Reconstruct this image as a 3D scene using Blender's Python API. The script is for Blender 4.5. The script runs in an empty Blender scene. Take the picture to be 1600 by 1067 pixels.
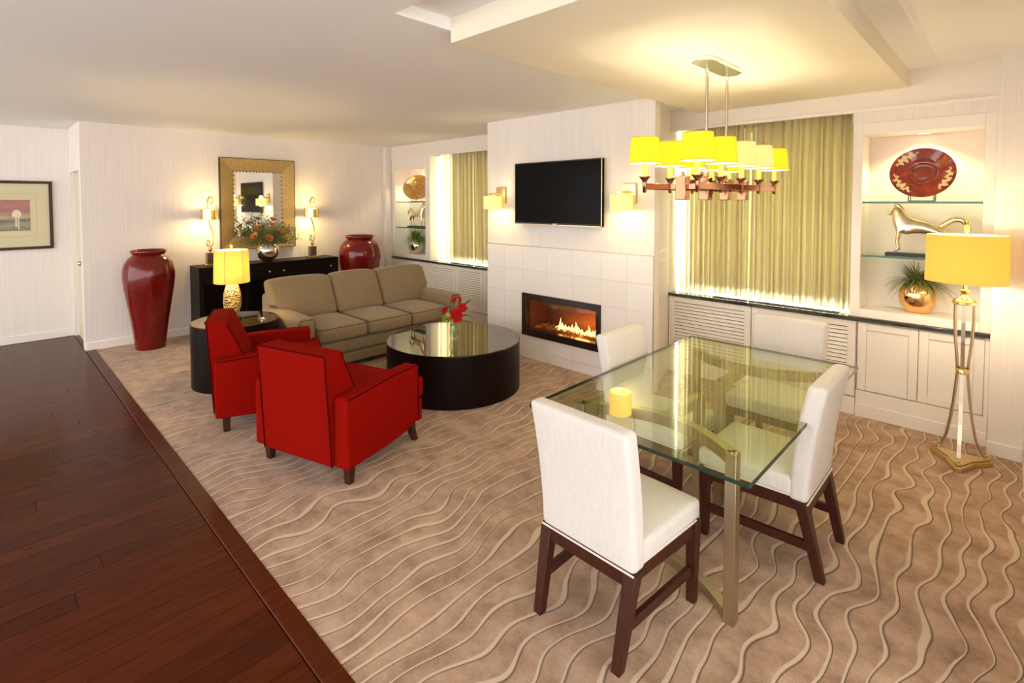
import bpy, bmesh, math, random
from mathutils import Vector, Matrix
random.seed(7)
S = bpy.context.scene
C = S.collection
PI = math.pi
# ------------------------------------------------------------------ camera, world, light, exposure
cd = bpy.data.cameras.new('camera'); cam = bpy.data.objects.new('camera', cd); C.objects.link(cam)
cd.sensor_width = 36.0; cd.lens = 805.06 / 1600 * 36
cd.shift_x = (800 - 786.5) / 1600; cd.shift_y = -(533.5 - 344.0) / 1600
cd.clip_start = 0.02
_f = Vector((-0.701, 0.712, -0.037)).normalized(); _r = Vector((0.713, 0.701, -0.001)); _r = (_r - _f * _r.dot(_f)).normalized(); _u = _r.cross(_f)
_m = Matrix.Identity(4)
for i in range(3): _m[i][0] = _r[i]; _m[i][1] = _u[i]; _m[i][2] = -_f[i]
_m.translation = Vector((0, 0, 1.7)); cam.matrix_world = _m
S.camera = cam
w = bpy.data.worlds.new('world'); S.world = w; w.use_nodes = True
w.node_tree.nodes['Background'].inputs[0].default_value = (1.0, 0.965, 0.935, 1)
w.node_tree.nodes['Background'].inputs[1].default_value = 2.25
S.view_settings.view_transform = 'Standard'; S.view_settings.look = 'None'
S.view_settings.exposure = 0.70; S.view_settings.gamma = 1.0; S.view_settings.use_curve_mapping = False
WARM = (1.0, 0.70, 0.38); WARM2 = (1.0, 0.78, 0.42)
def area(name, loc, rot, sx, sy, W, col):
    l = bpy.data.lights.new(name, 'AREA'); l.shape = 'RECTANGLE'; l.size = sx; l.size_y = sy; l.energy = W; l.color = col
    o = bpy.data.objects.new(name, l); C.objects.link(o); o.location = loc; o.rotation_euler = rot; return o
# daylight outside the two windows, pointing into the room
area('daylight', (-1.65, 5.75, 1.6), (-PI/2, 0, 0), 2.0, 2.2, 300, (0.92, 1.0, 0.96))
area('daylight', (-5.45, 5.75, 1.6), (-PI/2, 0, 0), 2.0, 2.2, 300, (0.92, 1.0, 0.96))

# ------------------------------------------------------------------ mesh helpers
class MB:
    def __init__(s): s.v = []; s.f = []
    def add(s, vs, fs):
        o = len(s.v); s.v += [Vector(p) for p in vs]; s.f += [[i + o for i in f] for f in fs]; return s
    def box(s, x0, x1, y0, y1, z0, z1):
        return s.add([(x0,y0,z0),(x1,y0,z0),(x1,y1,z0),(x0,y1,z0),(x0,y0,z1),(x1,y0,z1),(x1,y1,z1),(x0,y1,z1)],
                     [(0,3,2,1),(4,5,6,7),(0,1,5,4),(1,2,6,5),(2,3,7,6),(3,0,4,7)])
    def hexa(s, b, t):   # bottom quad and top quad, counter-clockwise from above
        return s.add(list(b) + list(t), [(0,3,2,1),(4,5,6,7),(0,1,5,4),(1,2,6,5),(2,3,7,6),(3,0,4,7)])
    def prism(s, poly, z0, z1):
        n = len(poly)
        return s.add([(x,y,z0) for x,y in poly] + [(x,y,z1) for x,y in poly],
                     [tuple(range(n-1,-1,-1)), tuple(range(n,2*n))] + [(i,(i+1)%n,n+(i+1)%n,n+i) for i in range(n)])
    def lathe(s, prof, n=32, c=(0,0,0), sx=1, sy=1, closed=False, caps=True):
        vs = []; fs = []
        for r, z in prof:
            for k in range(n):
                a = 2*PI*k/n; vs.append((c[0]+r*math.cos(a)*sx, c[1]+r*math.sin(a)*sy, c[2]+z))
        m = len(prof)
        for j in range(m-1 if not closed else m):
            j2 = (j+1) % m
            for k in range(n):
                k2 = (k+1) % n; fs.append((j*n+k, j*n+k2, j2*n+k2, j2*n+k))
        if not closed and caps:
            if prof[0][0] > 1e-5: fs.append(tuple(range(n-1,-1,-1)))
            if prof[-1][0] > 1e-5: fs.append(tuple((m-1)*n+k for k in range(n)))
        return s.add(vs, fs)
    def tube(s, pts, rad, n=8, cap=True, loop=False, flat=None):
        pts = [Vector(p) for p in pts]; m = len(pts)
        if not hasattr(rad, '__len__'): rad = [rad]*m
        up = Vector((0,0,1)); vs = []; fs = []; prev = None
        for i, p in enumerate(pts):
            if loop: t = pts[(i+1)%m] - pts[i-1]
            else: t = pts[min(i+1,m-1)] - pts[max(i-1,0)]
            t.normalize()
            if prev is None:
                a = up.cross(t)
                if a.length < 1e-3: a = Vector((1,0,0)).cross(t)
            else: a = prev - t*prev.dot(t)
            a.normalize(); prev = a; b = t.cross(a)
            for k in range(n):
                q = 2*PI*(k+.5)/n; fa, fb = flat if flat else (1,1)
                vs.append(p + rad[i]*(a*math.cos(q)*fa + b*math.sin(q)*fb))
        for i in range(m if loop else m-1):
            i2 = (i+1)%m
            for k in range(n): fs.append((i*n+k, i*n+(k+1)%n, i2*n+(k+1)%n, i2*n+k))
        if cap and not loop: fs += [tuple(range(n-1,-1,-1)), tuple((m-1)*n+k for k in range(n))]
        return s.add(vs, fs)
    def rbox(s, x0, x1, y0, y1, z0, z1, r=.02, bulge=(0,0,0), inner=5, shape=None):
        c = Vector(((x0+x1)/2,(y0+y1)/2,(z0+z1)/2)); h = Vector(((x1-x0)/2,(y1-y0)/2,(z1-z0)/2))
        r = min(r, min(h)*.98)
        def nodes(hh):
            a = [-hh, -hh+r*.3, -hh+r*.6]; inn = [-(hh-r) + 2*(hh-r)*k/inner for k in range(inner+1)]
            return a + inn + [-q for q in reversed(a)]
        N = [nodes(h[i]) for i in range(3)]
        idx = {}; vs = []; fs = []
        def vert(i,j,k):
            key = (i,j,k)
            if key in idx: return idx[key]
            q = Vector((N[0][i],N[1][j],N[2][k])); inn = Vector([max(-(h[a]-r), min(h[a]-r, q[a])) for a in range(3)])
            d = q - inn
            if d.length > 1e-9:
                e = max(abs(d.x),abs(d.y),abs(d.z)); q = inn + d.normalized()*r*(e/r if r else 1)
            u = [q[a]/h[a] for a in range(3)]
            for a in range(3):
                if bulge[a]:
                    b1, b2 = (a+1)%3, (a+2)%3
                    q[a] += bulge[a]*u[a]*(1-u[b1]**2)*(1-u[b2]**2)
            q = q + c
            if shape: q = Vector(shape(q))
            idx[key] = len(vs); vs.append(q); return idx[key]
        n = [len(a) for a in N]
        for j in range(n[1]-1):
            for i in range(n[0]-1):
                fs.append([vert(i,j,0),vert(i,j+1,0),vert(i+1,j+1,0),vert(i+1,j,0)])
                K = n[2]-1; fs.append([vert(i,j,K),vert(i+1,j,K),vert(i+1,j+1,K),vert(i,j+1,K)])
        for k in range(n[2]-1):
            for i in range(n[0]-1):
                fs.append([vert(i,0,k),vert(i+1,0,k),vert(i+1,0,k+1),vert(i,0,k+1)])
                J = n[1]-1; fs.append([vert(i,J,k),vert(i,J,k+1),vert(i+1,J,k+1),vert(i+1,J,k)])
            for j in range(n[1]-1):
                fs.append([vert(0,j,k),vert(0,j,k+1),vert(0,j+1,k+1),vert(0,j+1,k)])
                I = n[0]-1; fs.append([vert(I,j,k),vert(I,j+1,k),vert(I,j+1,k+1),vert(I,j,k+1)])
        return s.add(vs, fs)
    def xf(s, M):
        s.v = [M @ p for p in s.v]; return s
    def build(s, name, m, parent=None, smooth=True, bevel=0, loc=None, recalc=False):
        me = bpy.data.meshes.new(name); me.from_pydata(s.v, [], s.f)
        if recalc:
            b = bmesh.new(); b.from_mesh(me); bmesh.ops.recalc_face_normals(b, faces=b.faces); b.to_mesh(me); b.free()
        me.materials.append(m)
        if smooth:
            me.polygons.foreach_set('use_smooth', [True]*len(me.polygons)); me.set_sharp_from_angle(angle=.7)
        o = bpy.data.objects.new(name, me); C.objects.link(o)
        if parent: o.parent = parent
        if loc: o.location = loc
        if bevel:
            md = o.modifiers.new('bevel','BEVEL'); md.width = bevel; md.segments = 2; md.limit_method = 'ANGLE'
        return o
def tag(o, label=None, cat=None, group=None, kind=None):
    if label: o['label'] = label
    if cat: o['category'] = cat
    if group: o['group'] = group
    if kind: o['kind'] = kind
    return o
def thing(name, label, cat, loc=(0,0,0), rz=0, group=None):
    o = bpy.data.objects.new(name, None); C.objects.link(o); o.location = loc; o.rotation_euler = (0,0,rz); o.empty_display_size = .1
    return tag(o, label, cat, group)
def struct(o): o['kind'] = 'structure'; return o
def copy_tree(o, loc=None, rz=None, label=None, parent=None):
    c = o.copy(); C.objects.link(c)
    if parent: c.parent = parent
    if loc: c.location = loc
    if rz is not None: c.rotation_euler = (0,0,rz)
    if label: c['label'] = label
    for ch in [k for k in kids.get(o.name, [])] if False else list(o.children):
        copy_tree(ch, parent=c)
    return c
def point(name, loc, W, col, rad=.03, parent=None):
    l = bpy.data.lights.new(name, 'POINT'); l.energy = W; l.color = col; l.shadow_soft_size = rad
    o = bpy.data.objects.new(name, l); C.objects.link(o); o.location = loc
    if parent: o.parent = parent
    return o
def spot(name, loc, W, col, ang, rad=.03, parent=None, rot=(0,0,0)):
    l = bpy.data.lights.new(name, 'SPOT'); l.energy = W; l.color = col; l.spot_size = ang; l.spot_blend = .6; l.shadow_soft_size = rad
    o = bpy.data.objects.new(name, l); C.objects.link(o); o.location = loc; o.rotation_euler = rot
    if parent: o.parent = parent
    return o

# ------------------------------------------------------------------ materials
def mat(name, col=(.8,.8,.8), rough=.5, metal=0, spec=.5, coat=0, sheen=0, emit=None, es=0, trans=0):
    m = bpy.data.materials.new(name); m.use_nodes = True; b = m.node_tree.nodes['Principled BSDF']
    b.inputs['Base Color'].default_value = (*col, 1); b.inputs['Roughness'].default_value = rough; b.inputs['Metallic'].default_value = metal
    b.inputs['Specular IOR Level'].default_value = spec; b.inputs['Coat Weight'].default_value = coat; b.inputs['Coat Roughness'].default_value = .05
    b.inputs['Sheen Weight'].default_value = sheen
    if emit: b.inputs['Emission Color'].default_value = (*emit,1); b.inputs['Emission Strength'].default_value = es
    return m
def nt(m): return m.node_tree, m.node_tree.nodes, m.node_tree.links, m.node_tree.nodes['Principled BSDF']
def coords(m, scale=(1,1,1), obj=True):
    t, N, L, b = nt(m); tc = N.new('ShaderNodeTexCoord'); mp = N.new('ShaderNodeMapping'); mp.inputs['Scale'].default_value = scale
    L.new(tc.outputs['Object' if obj else 'Generated'], mp.inputs[0]); return mp.outputs[0]
def geopos(m, scale=(1,1,1)):
    t, N, L, b = nt(m); g = N.new('ShaderNodeNewGeometry'); mp = N.new('ShaderNodeMapping'); mp.inputs['Scale'].default_value = scale
    L.new(g.outputs['Position'], mp.inputs[0]); return mp.outputs[0]
def noise(m, vec, scale=5, detail=3, rough=.5, dist=0):
    t, N, L, b = nt(m); n = N.new('ShaderNodeTexNoise'); n.inputs['Scale'].default_value = scale; n.inputs['Detail'].default_value = detail
    n.inputs['Roughness'].default_value = rough; n.inputs['Distortion'].default_value = dist; L.new(vec, n.inputs['Vector']); return n.outputs['Fac']
def ramp(m, fac, stops):
    t, N, L, b = nt(m); r = N.new('ShaderNodeValToRGB'); e = r.color_ramp.elements
    while len(e) < len(stops): e.new(.5)
    for i, (p, c) in enumerate(stops): e[i].position = p; e[i].color = (*c, 1)
    L.new(fac, r.inputs[0]); return r.outputs[0]
def bump(m, h, strength=.3, dist=.01):
    t, N, L, b = nt(m); n = N.new('ShaderNodeBump'); n.inputs['Strength'].default_value = strength; n.inputs['Distance'].default_value = dist
    L.new(h, n.inputs['Height']); L.new(n.outputs[0], b.inputs['Normal'])
def link(m, out, inp): m.node_tree.links.new(out, m.node_tree.nodes['Principled BSDF'].inputs[inp])
def math_n(m, op, a, b_=None, c=None):
    t, N, L, b = nt(m); n = N.new('ShaderNodeMath'); n.operation = op
    for i, q in enumerate((a, b_, c)):
        if q is None: continue
        if isinstance(q, (int, float)): n.inputs[i].default_value = q
        else: L.new(q, n.inputs[i])
    return n.outputs[0]

def wallpaper(name, col, axis):
    m = mat(name, col, .75, spec=.2)
    sc = (60, 60, 1.6)
    n = noise(m, geopos(m, sc), 1.0, 2, .6)
    bump(m, n, .35, .006)
    c = ramp(m, n, [(.3, tuple(v*.95 for v in col)), (.7, tuple(min(1, v*1.03) for v in col))]); link(m, c, 'Base Color'); return m
M_WALL = wallpaper('wallpaper', (.86, .795, .745), 'y')
M_PAINT = mat('paint_white', (.86, .79, .71), .5, spec=.3)
M_CEIL = mat('ceiling_paint', (.87, .85, .82), .8, spec=.1)
M_SOFFIT = mat('soffit_lamplit_cream', (.86, .79, .64), .8, spec=.1)  # cream tint puts the chandelier's warm light into the soffit colour
M_TRIM = mat('trim_white', (.88, .83, .77), .4, spec=.4)
M_DOORC = mat('door_cream', (.72, .66, .47), .5)
# carved carpet: wavy raised lines running along the room
M_CARPET = mat('carpet', (.3,.2,.13), .95, spec=.1, sheen=.2)
def carpet():
    m = M_CARPET; t, N, L, b = nt(m)
    g = N.new('ShaderNodeNewGeometry'); sp = N.new('ShaderNodeSeparateXYZ'); L.new(g.outputs['Position'], sp.inputs[0])
    n1 = noise(m, geopos(m, (3.0, 3.3, 0)), 1, 0, .5); n2 = noise(m, geopos(m, (1.1, .8, 0)), 1, 1, .5)
    u = math_n(m, 'MULTIPLY', sp.outputs['X'], 1/.088)
    u = math_n(m, 'ADD', u, math_n(m, 'MULTIPLY', n1, 2.3)); u = math_n(m, 'ADD', u, math_n(m, 'MULTIPLY', n2, 2.0))
    fr = math_n(m, 'FRACT', u)
    d = math_n(m, 'ABSOLUTE', math_n(m, 'SUBTRACT', fr, .5))
    wd = math_n(m, 'ADD', math_n(m, 'MULTIPLY', noise(m, geopos(m, (5, 2.2, 0)), 1, 1), .27), -.06)
    lo = math_n(m, 'SUBTRACT', wd, .02); hi = math_n(m, 'ADD', wd, .02)
    mr = N.new('ShaderNodeMapRange'); mr.interpolation_type = 'SMOOTHSTEP'; L.new(d, mr.inputs[0]); L.new(lo, mr.inputs[1]); L.new(hi, mr.inputs[2]); mr.inputs[3].default_value = 1; mr.inputs[4].default_value = 0
    # dark carved groove on one side of each line
    fine = noise(m, geopos(m, (1,1,1)), 150, 3, .75); mott = noise(m, geopos(m, (1,1,1)), 7, 4, .62)
    base = ramp(m, math_n(m, 'ADD', math_n(m, 'MULTIPLY', mott, .75), math_n(m, 'MULTIPLY', fine, .3)), [(.36, (.24,.14,.078)), (.5, (.37,.235,.15)), (.66, (.50,.34,.23))])
    line = ramp(m, fine, [(.2, (.50,.37,.26)), (.8, (.66,.50,.37))])
    mx = N.new('ShaderNodeMix'); mx.data_type = 'RGBA'; L.new(mr.outputs[0], mx.inputs[0]); L.new(base, mx.inputs[6]); L.new(line, mx.inputs[7])
    g0 = math_n(m, 'SUBTRACT', math_n(m, 'SUBTRACT', fr, .5), wd)
    gr = math_n(m, 'SUBTRACT', 1, math_n(m, 'MINIMUM', math_n(m, 'MULTIPLY', math_n(m, 'ABSOLUTE', math_n(m, 'SUBTRACT', g0, .035)), 22), 1))
    mx2 = N.new('ShaderNodeMix'); mx2.data_type = 'RGBA'; L.new(math_n(m, 'MULTIPLY', gr, .75), mx2.inputs[0]); L.new(mx.outputs[2], mx2.inputs[6]); mx2.inputs[7].default_value = (.09,.055,.03,1)
    L.new(mx2.outputs[2], b.inputs['Base Color'])
    h = math_n(m, 'ADD', math_n(m, 'MULTIPLY', fine, .35), math_n(m, 'MULTIPLY', gr, -1.0))
    bump(m, h, .7, .008)
carpet()
def wood(name, c1, c2, rough=.3, scale=(1,1,1), coat=.3, var=False, spec=.3):
    m = mat(name, c1, rough, coat=coat, spec=spec); t, N, L, b = nt(m)
    v = geopos(m, scale); n = noise(m, v, 6, 4, .6, .4)
    c = ramp(m, n, [(.3, c1), (.7, c2)])
    if var:
        oi = N.new('ShaderNodeObjectInfo'); hs = N.new('ShaderNodeHueSaturation')
        L.new(math_n(m, 'ADD', math_n(m, 'MULTIPLY', oi.outputs['Random'], .40), .80), hs.inputs['Value']); L.new(c, hs.inputs['Color']); c = hs.outputs[0]
    L.new(c, b.inputs['Base Color']); return m
M_PLANK = wood('floor_plank', (.050,.0092,.0024), (.075,.0155,.004), .22, (6,.8,1), 0, True, .08)
M_PLANKGAP = mat('plank_gap', (.012,.004,.002), .6)
M_ESP = wood('espresso_wood', (.005,.002,.0015), (.010,.0045,.003), .38, (3,3,.6), 0, False, .12)
M_MAHOG = wood('chair_wood', (.032,.007,.0035), (.058,.014,.007), .35, (14,14,2), 0, False, .3)
def fabric(name, col, k=.82, scale=350, sheen=.3, rough=.9, b_=.25):
    m = mat(name, col, rough, spec=.03, sheen=sheen)
    n = noise(m, coords(m), scale, 2, .7); n2 = noise(m, coords(m, (1,1,.15)), scale*.6, 1)
    f = math_n(m, 'ADD', math_n(m, 'MULTIPLY', n, .6), math_n(m, 'MULTIPLY', n2, .4))
    link(m, ramp(m, f, [(.35, tuple(v*k for v in col)), (.65, tuple(min(1, v*1.1) for v in col))]), 'Base Color'); bump(m, f, b_, .002); return m
M_RED = fabric('red_upholstery', (.25,.0045,.0018), .8, 300, 0)
M_REDP = mat('red_piping', (.05,.002,.001), .9, spec=.05)
M_SOFA = fabric('sofa_weave', (.31,.23,.135), .65, 220, .2, .9, .4)
M_SOFAP = mat('sofa_piping', (.10,.065,.035), .8)
M_WHITEL = fabric('white_leather', (.66,.63,.59), .99, 120, 0, .45, .03)
M_WELT = mat('white_welt', (.80,.68,.62), .5)
def ceramic():
    m = mat('red_glaze', (.25,.01,.006), .14, coat=.15, spec=.45)
    n = noise(m, coords(m), 7, 5, .65, .6)
    link(m, ramp(m, n, [(.3, (.10,.003,.002)), (.55, (.16,.005,.003)), (.8, (.22,.010,.005))]), 'Base Color'); return m
M_URN = ceramic()
M_GOLD = mat('polished_gold', (.90,.66,.28), .14, 1)
M_BRASS = mat('satin_brass', (.72,.52,.26), .28, 1)
M_NICKEL = mat('warm_nickel', (.60,.49,.36), .30, 1)
M_SILVER = mat('polished_silver', (.82,.76,.68), .08, 1)
M_CHAMP = mat('champagne_metal', (.50,.42,.29), .34, 1)
M_COPPER = mat('rose_copper', (.38,.185,.10), .10, 1)
M_BLACK = mat('black_gloss', (.006,.005,.005), .08)
M_BLACKM = mat('black_satin', (.01,.009,.008), .4)
M_CHROME = mat('chrome', (.80,.88,.95), .18, 1)
M_DARKGL = mat('bronze_glass_top', (.155,.115,.072), .02, 1.0)
M_GRANITE = mat('dark_granite', (.03,.028,.026), .12, coat=.5)
def granite():
    m = M_GRANITE; n = noise(m, geopos(m, (8,90,90)), 1, 3, .6); link(m, ramp(m, n, [(.4,(.012,.012,.012)),(.65,(.09,.085,.075))]), 'Base Color')
granite()
M_MIRROR = mat('mirror_glass', (.92,.90,.86), .01, 1)
def framegold():
    m = mat('frame_gold_leaf', (.60,.42,.16), .32, .85); n = noise(m, coords(m, (3,3,30)), 8, 4, .6)
    link(m, ramp(m, n, [(.3,(.42,.27,.09)),(.7,(.74,.57,.27))]), 'Base Color'); return m
M_FRAME = framegold()
def mixed(name, a, b2, fac=None, ior=None):
    m = bpy.data.materials.new(name); m.use_nodes = True; t = m.node_tree; N = t.nodes; L = t.links
    for n in list(N):
        if n.type != 'OUTPUT_MATERIAL': N.remove(n)
    out = [n for n in N if n.type == 'OUTPUT_MATERIAL'][0]
    def mk(spec):
        n = N.new(spec[0])
        for k, v in spec[1].items(): n.inputs[k].default_value = v
        return n
    A = mk(a); B = mk(b2); mx = N.new('ShaderNodeMixShader'); L.new(A.outputs[0], mx.inputs[1]); L.new(B.outputs[0], mx.inputs[2])
    if ior:
        f0 = ((ior-1)/(ior+1))**2; lw = N.new('ShaderNodeLayerWeight'); lw.inputs[0].default_value = .5
        pw_ = N.new('ShaderNodeMath'); pw_.operation = 'POWER'; L.new(lw.outputs['Facing'], pw_.inputs[0]); pw_.inputs[1].default_value = 5
        ma = N.new('ShaderNodeMath'); ma.operation = 'MULTIPLY_ADD'; L.new(pw_.outputs[0], ma.inputs[0]); ma.inputs[1].default_value = 1-f0; ma.inputs[2].default_value = f0
        L.new(ma.outputs[0], mx.inputs[0])
    else: mx.inputs[0].default_value = fac
    L.new(mx.outputs[0], out.inputs[0]); return m
def glass(name, tint, ior=1.5, rough=0.0): return mixed(name, ('ShaderNodeBsdfTransparent', {'Color': (*tint,1)}), ('ShaderNodeBsdfGlossy', {'Color': (1,1,1,1), 'Roughness': rough}), ior=ior)
M_GLASS = glass('table_glass', (.88,.92,.80), 1.52)
M_GLEDGE = mat('glass_edge_green', (.018,.040,.026), .1)
M_SHELFG = glass('shelf_glass', (.85,.95,.88), 1.5)
M_WINDOW = glass('window_glass', (.95,.98,.97), 1.45)
M_CLEAR = glass('vase_glass', (.93,.96,.90), 1.5)
M_FIREGL = glass('fire_glass', (.95,.95,.95), 1.35)
M_CURTAIN = mixed('sheer_curtain', ('ShaderNodeBsdfDiffuse', {'Color': (.70,.60,.43,1)}), ('ShaderNodeBsdfTranslucent', {'Color': (.85,.77,.53,1)}), .42)
M_BLIND = mixed('roller_blind', ('ShaderNodeBsdfDiffuse', {'Color': (.75,.70,.55,1)}), ('ShaderNodeBsdfTranslucent', {'Color': (.8,.76,.5,1)}), .22)
M_GREEN = mat('leaf_green', (.07,.14,.025), .6)
M_GRASS = mat('grass_green', (.20,.22,.06), .6)
M_ORANGE = mat('rose_orange', (.62,.20,.07), .7)
M_FRED = mat('gerbera_red', (.42,.004,.005), .7, spec=.1)
M_FYEL = mat('mum_yellow_green', (.62,.62,.10), .7)
def shade_mat(name, col, base, es, tr=.5):
    m = bpy.data.materials.new(name); m.use_nodes = True; N = m.node_tree.nodes; L = m.node_tree.links; out = [n for n in N if n.type == 'OUTPUT_MATERIAL'][0]; N.remove(N['Principled BSDF'])
    d = N.new('ShaderNodeBsdfDiffuse'); d.inputs[0].default_value = (*base, 1); t = N.new('ShaderNodeBsdfTranslucent'); t.inputs[0].default_value = (*base, 1); e = N.new('ShaderNodeEmission'); e.inputs[0].default_value = (*col, 1); e.inputs[1].default_value = es
    mx = N.new('ShaderNodeMixShader'); mx.inputs[0].default_value = tr; L.new(d.outputs[0], mx.inputs[1]); L.new(t.outputs[0], mx.inputs[2]); ad = N.new('ShaderNodeAddShader'); L.new(mx.outputs[0], ad.inputs[0]); L.new(e.outputs[0], ad.inputs[1]); L.new(ad.outputs[0], out.inputs[0]); return m
M_SH_CH = shade_mat('chandelier_shade', (.95,.86,.02), (.30,.26,.02), .42, .15)
M_SH_CHW = shade_mat('chandelier_shade_pale', (1.0,.88,.30), (.36,.30,.15), .40, .15)
M_SH_SC = shade_mat('sconce_shade', (1.0,.88,.30), (.55,.48,.18), .55, .25)
M_SH_TB = shade_mat('side_lamp_shade', (1.0,.62,.10), (.46,.32,.09), .26, .22)
M_SH_FL = shade_mat('floor_lamp_shade', (1.0,.55,.07), (.44,.26,.075), .28, .30)
M_SHIN = shade_mat('shade_lining', (1.0,.90,.55), (.8,.74,.5), .4, .5)
M_CANDLE = mat('candle_sleeve', (.70,.56,.12), .5, emit=(1,.80,.12), es=.3)
M_WAX = mat('candle_wax', (.8,.5,.12), .5, emit=(1,.45,.05), es=.32)
M_BULB = mat('bulb', (1,.9,.7), .3, emit=(1,.85,.5), es=6)

# ------------------------------------------------------------------ structure
CZ = 2.60; RZ = 2.665; BX = -7.45; HX = -8.45; WY = 4.83; FY = 4.12; SZ = 2.534
b = MB(); b.box(-8.6, 2.6, -3.2, .80, -.12, -.012)
floor = struct(b.build('floor', M_PLANKGAP, smooth=False))
unit = MB().box(0, 1, 0, 1, 0, 1).build('plank', M_PLANK, floor, smooth=False).data
bpy.data.objects.remove([o for o in floor.children][0])
pw = .1145; x = -8.58; row = 0
while x < .35:
    segs = [-2.6]; y = -2.6 + random.uniform(.5, 1.6)
    while y < .55: segs.append(y); y += random.uniform(1.1, 1.9)
    segs.append(.797)
    for a, c in zip(segs[:-1], segs[1:]):
        o = bpy.data.objects.new('plank', unit); C.objects.link(o); o.parent = floor
        o.location = (x + .0012, a + .0012, -.012); o.scale = (pw - .0024, c - a - .0024, .012 + random.uniform(-.0002, .0002))
    x += pw
struct(MB().box(-8.5, .35, .80, .885, -.05, .007).build('trim_1', M_PLANK, bevel=.006))
cp = MB().box(-7.46, .6, .885, 5.4, -.1, .002).build('floor_carpet', M_CARPET, smooth=False); struct(cp)
struct(MB().box(.35, 2.6, .80, .885, -.05, .007).build('trim_2', M_PLANK, bevel=.006))
struct(MB().box(.6, 2.6, .885, 5.4, -.1, .002).build('floor_carpet', M_CARPET, smooth=False))
# ceiling with its recess and the dropped soffit above the dining table
b = MB(); b.box(-8.6, -2.13, -3.2, 5.5, CZ, 3.0); b.box(-2.13, 2.6, -3.2, 1.42, CZ, 3.0); b.box(-2.13, 2.6, 1.42, 5.5, RZ, 3.0)
b.hexa([(-.36,1.42,RZ-.03),(2.6,1.42,RZ-.03),(2.6,4.9,RZ-.004),(-.38,4.9,RZ-.004)], [(-.46,1.42,RZ+.01),(2.6,1.42,RZ+.01),(2.6,4.9,RZ+.01),(-.40,4.9,RZ+.01)])
struct(b.build('ceiling', M_CEIL, smooth=False))
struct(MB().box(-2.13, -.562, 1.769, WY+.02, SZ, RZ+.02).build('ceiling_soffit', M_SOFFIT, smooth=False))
# back wall and hall
struct(MB().box(BX-.14, BX, .80, 5.5, -.05, CZ+.1).build('wall_back', M_WALL, smooth=False))
struct(MB().box(HX-.14, HX, -3.2, 1.1, -.05, CZ+.1).build('wall_hall', M_WALL, smooth=False))
b = MB(); b.box(HX, BX-.14, .80, .92, 2.06, CZ+.1); b.box(HX, HX+.06, .80, .92, -.05, 2.06); b.box(BX-.16, BX-.13, .80, .92, -.05, 2.06)
struct(b.build('wall_return', M_WALL, smooth=False))
dr = struct(MB().box(HX+.06, BX-.16, .845, .885, 0, 2.06).build('door_1', M_DOORC, bevel=.004))
MB().lathe([(.012,0),(.012,.03),(.028,.035),(.03,.05),(.02,.065),(0,.068)], 16).xf(Matrix.Translation((BX-.24, .845, .98)) @ Matrix.Rotation(PI/2, 4, 'X')).build('door_knob', M_NICKEL, dr)
def baseboard(name, x0, x1, y0, y1): 
    b = MB(); b.box(x0, x1, y0, y1, 0, .095); return struct(b.build(name, M_TRIM, bevel=.006))
baseboard('baseboard_back', BX, BX+.016, .805, 4.83); baseboard('baseboard_hall', HX, HX+.016, -3.2, .80)
# window wall: bulkhead, piers, outer wall with two window openings
b = MB(); b.box(BX, .09, WY, 5.6, 2.41, RZ+.05); struct(b.build('wall_window', M_PAINT, smooth=False))
struct(MB().box(BX, .09, WY-.012, WY+.02, 2.385, 2.412).build('trim_3', M_TRIM, bevel=.004))
b = MB()
RW0, RW1, LW0, LW1 = -2.43, -.90, -6.33, -4.62
for a, c in ((BX-.1, LW0), (LW1, RW0), (RW1, .3)): b.box(a, c, 5.30, 5.6, -.05, 2.45)
for a, c in ((LW0, LW1), (RW0, RW1)): b.box(a, c, 5.30, 5.6, -.05, .80); b.box(a, c, 5.30, 5.6, 2.30, 2.45)
struct(b.build('wall_outer', M_PAINT, smooth=False))
struct(MB().box(BX, -7.37, 4.72, 5.3, -.05, CZ+.05).build('wall_pier', M_WALL, smooth=False))
struct(MB().box(-.075, 1.2, 4.70, 5.6, -.05, RZ+.05).build('wall_right_pier', M_WALL, smooth=False))
struct(MB().box(.095, 1.2, 2.20, 4.70, -.05, RZ+.05).build('wall_right', M_WALL, smooth=False))
baseboard('baseboard_right', -.078, .095, 4.682, 4.70)
# chimney breast with the fire opening
OX0, OX1, OZ0, OZ1 = -3.71, -2.80, .30, .665
b = MB(); TY = FY + .008
b.box(-4.32, OX0, TY, FY+.4, -.05, CZ+.08); b.box(OX1, -2.214, TY, FY+.1, -.05, CZ+.08); b.box(OX1, -2.5, FY+.1, FY+.4, -.05, CZ+.08); b.box(OX0, OX1, TY, FY+.4, -.05, OZ0); b.box(OX0, OX1, TY, FY+.4, OZ1, CZ+.08)
struct(b.build('wall_chimney', M_WALL, smooth=False))
b = MB(); b.prism([(-2.215, TY+.002), (-2.43, WY+.01), (-2.43, 5.32), (-2.75, 5.32), (-2.75, TY+.09), (-2.215, TY+.09)], -.05, RZ+.03)
b = MB(); b.prism([(-2.2145, TY), (-2.43, WY+.01), (-2.43, 5.32), (-2.6, 5.32), (-2.6, TY+.1)], -.05, RZ+.03)
b.prism([(-4.32, TY+.01), (-4.2, TY+.1), (-4.3, 5.32), (-4.55, 5.32), (-4.55, WY)], -.05, CZ+.04)
struct(b.build('wall_chimney_return', M_PAINT, smooth=False, recalc=True))
struct(MB().box(BX, -7.36, WY-.10, WY+.0, 0, .095).build('baseboard_pier', M_TRIM, bevel=.005))
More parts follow.
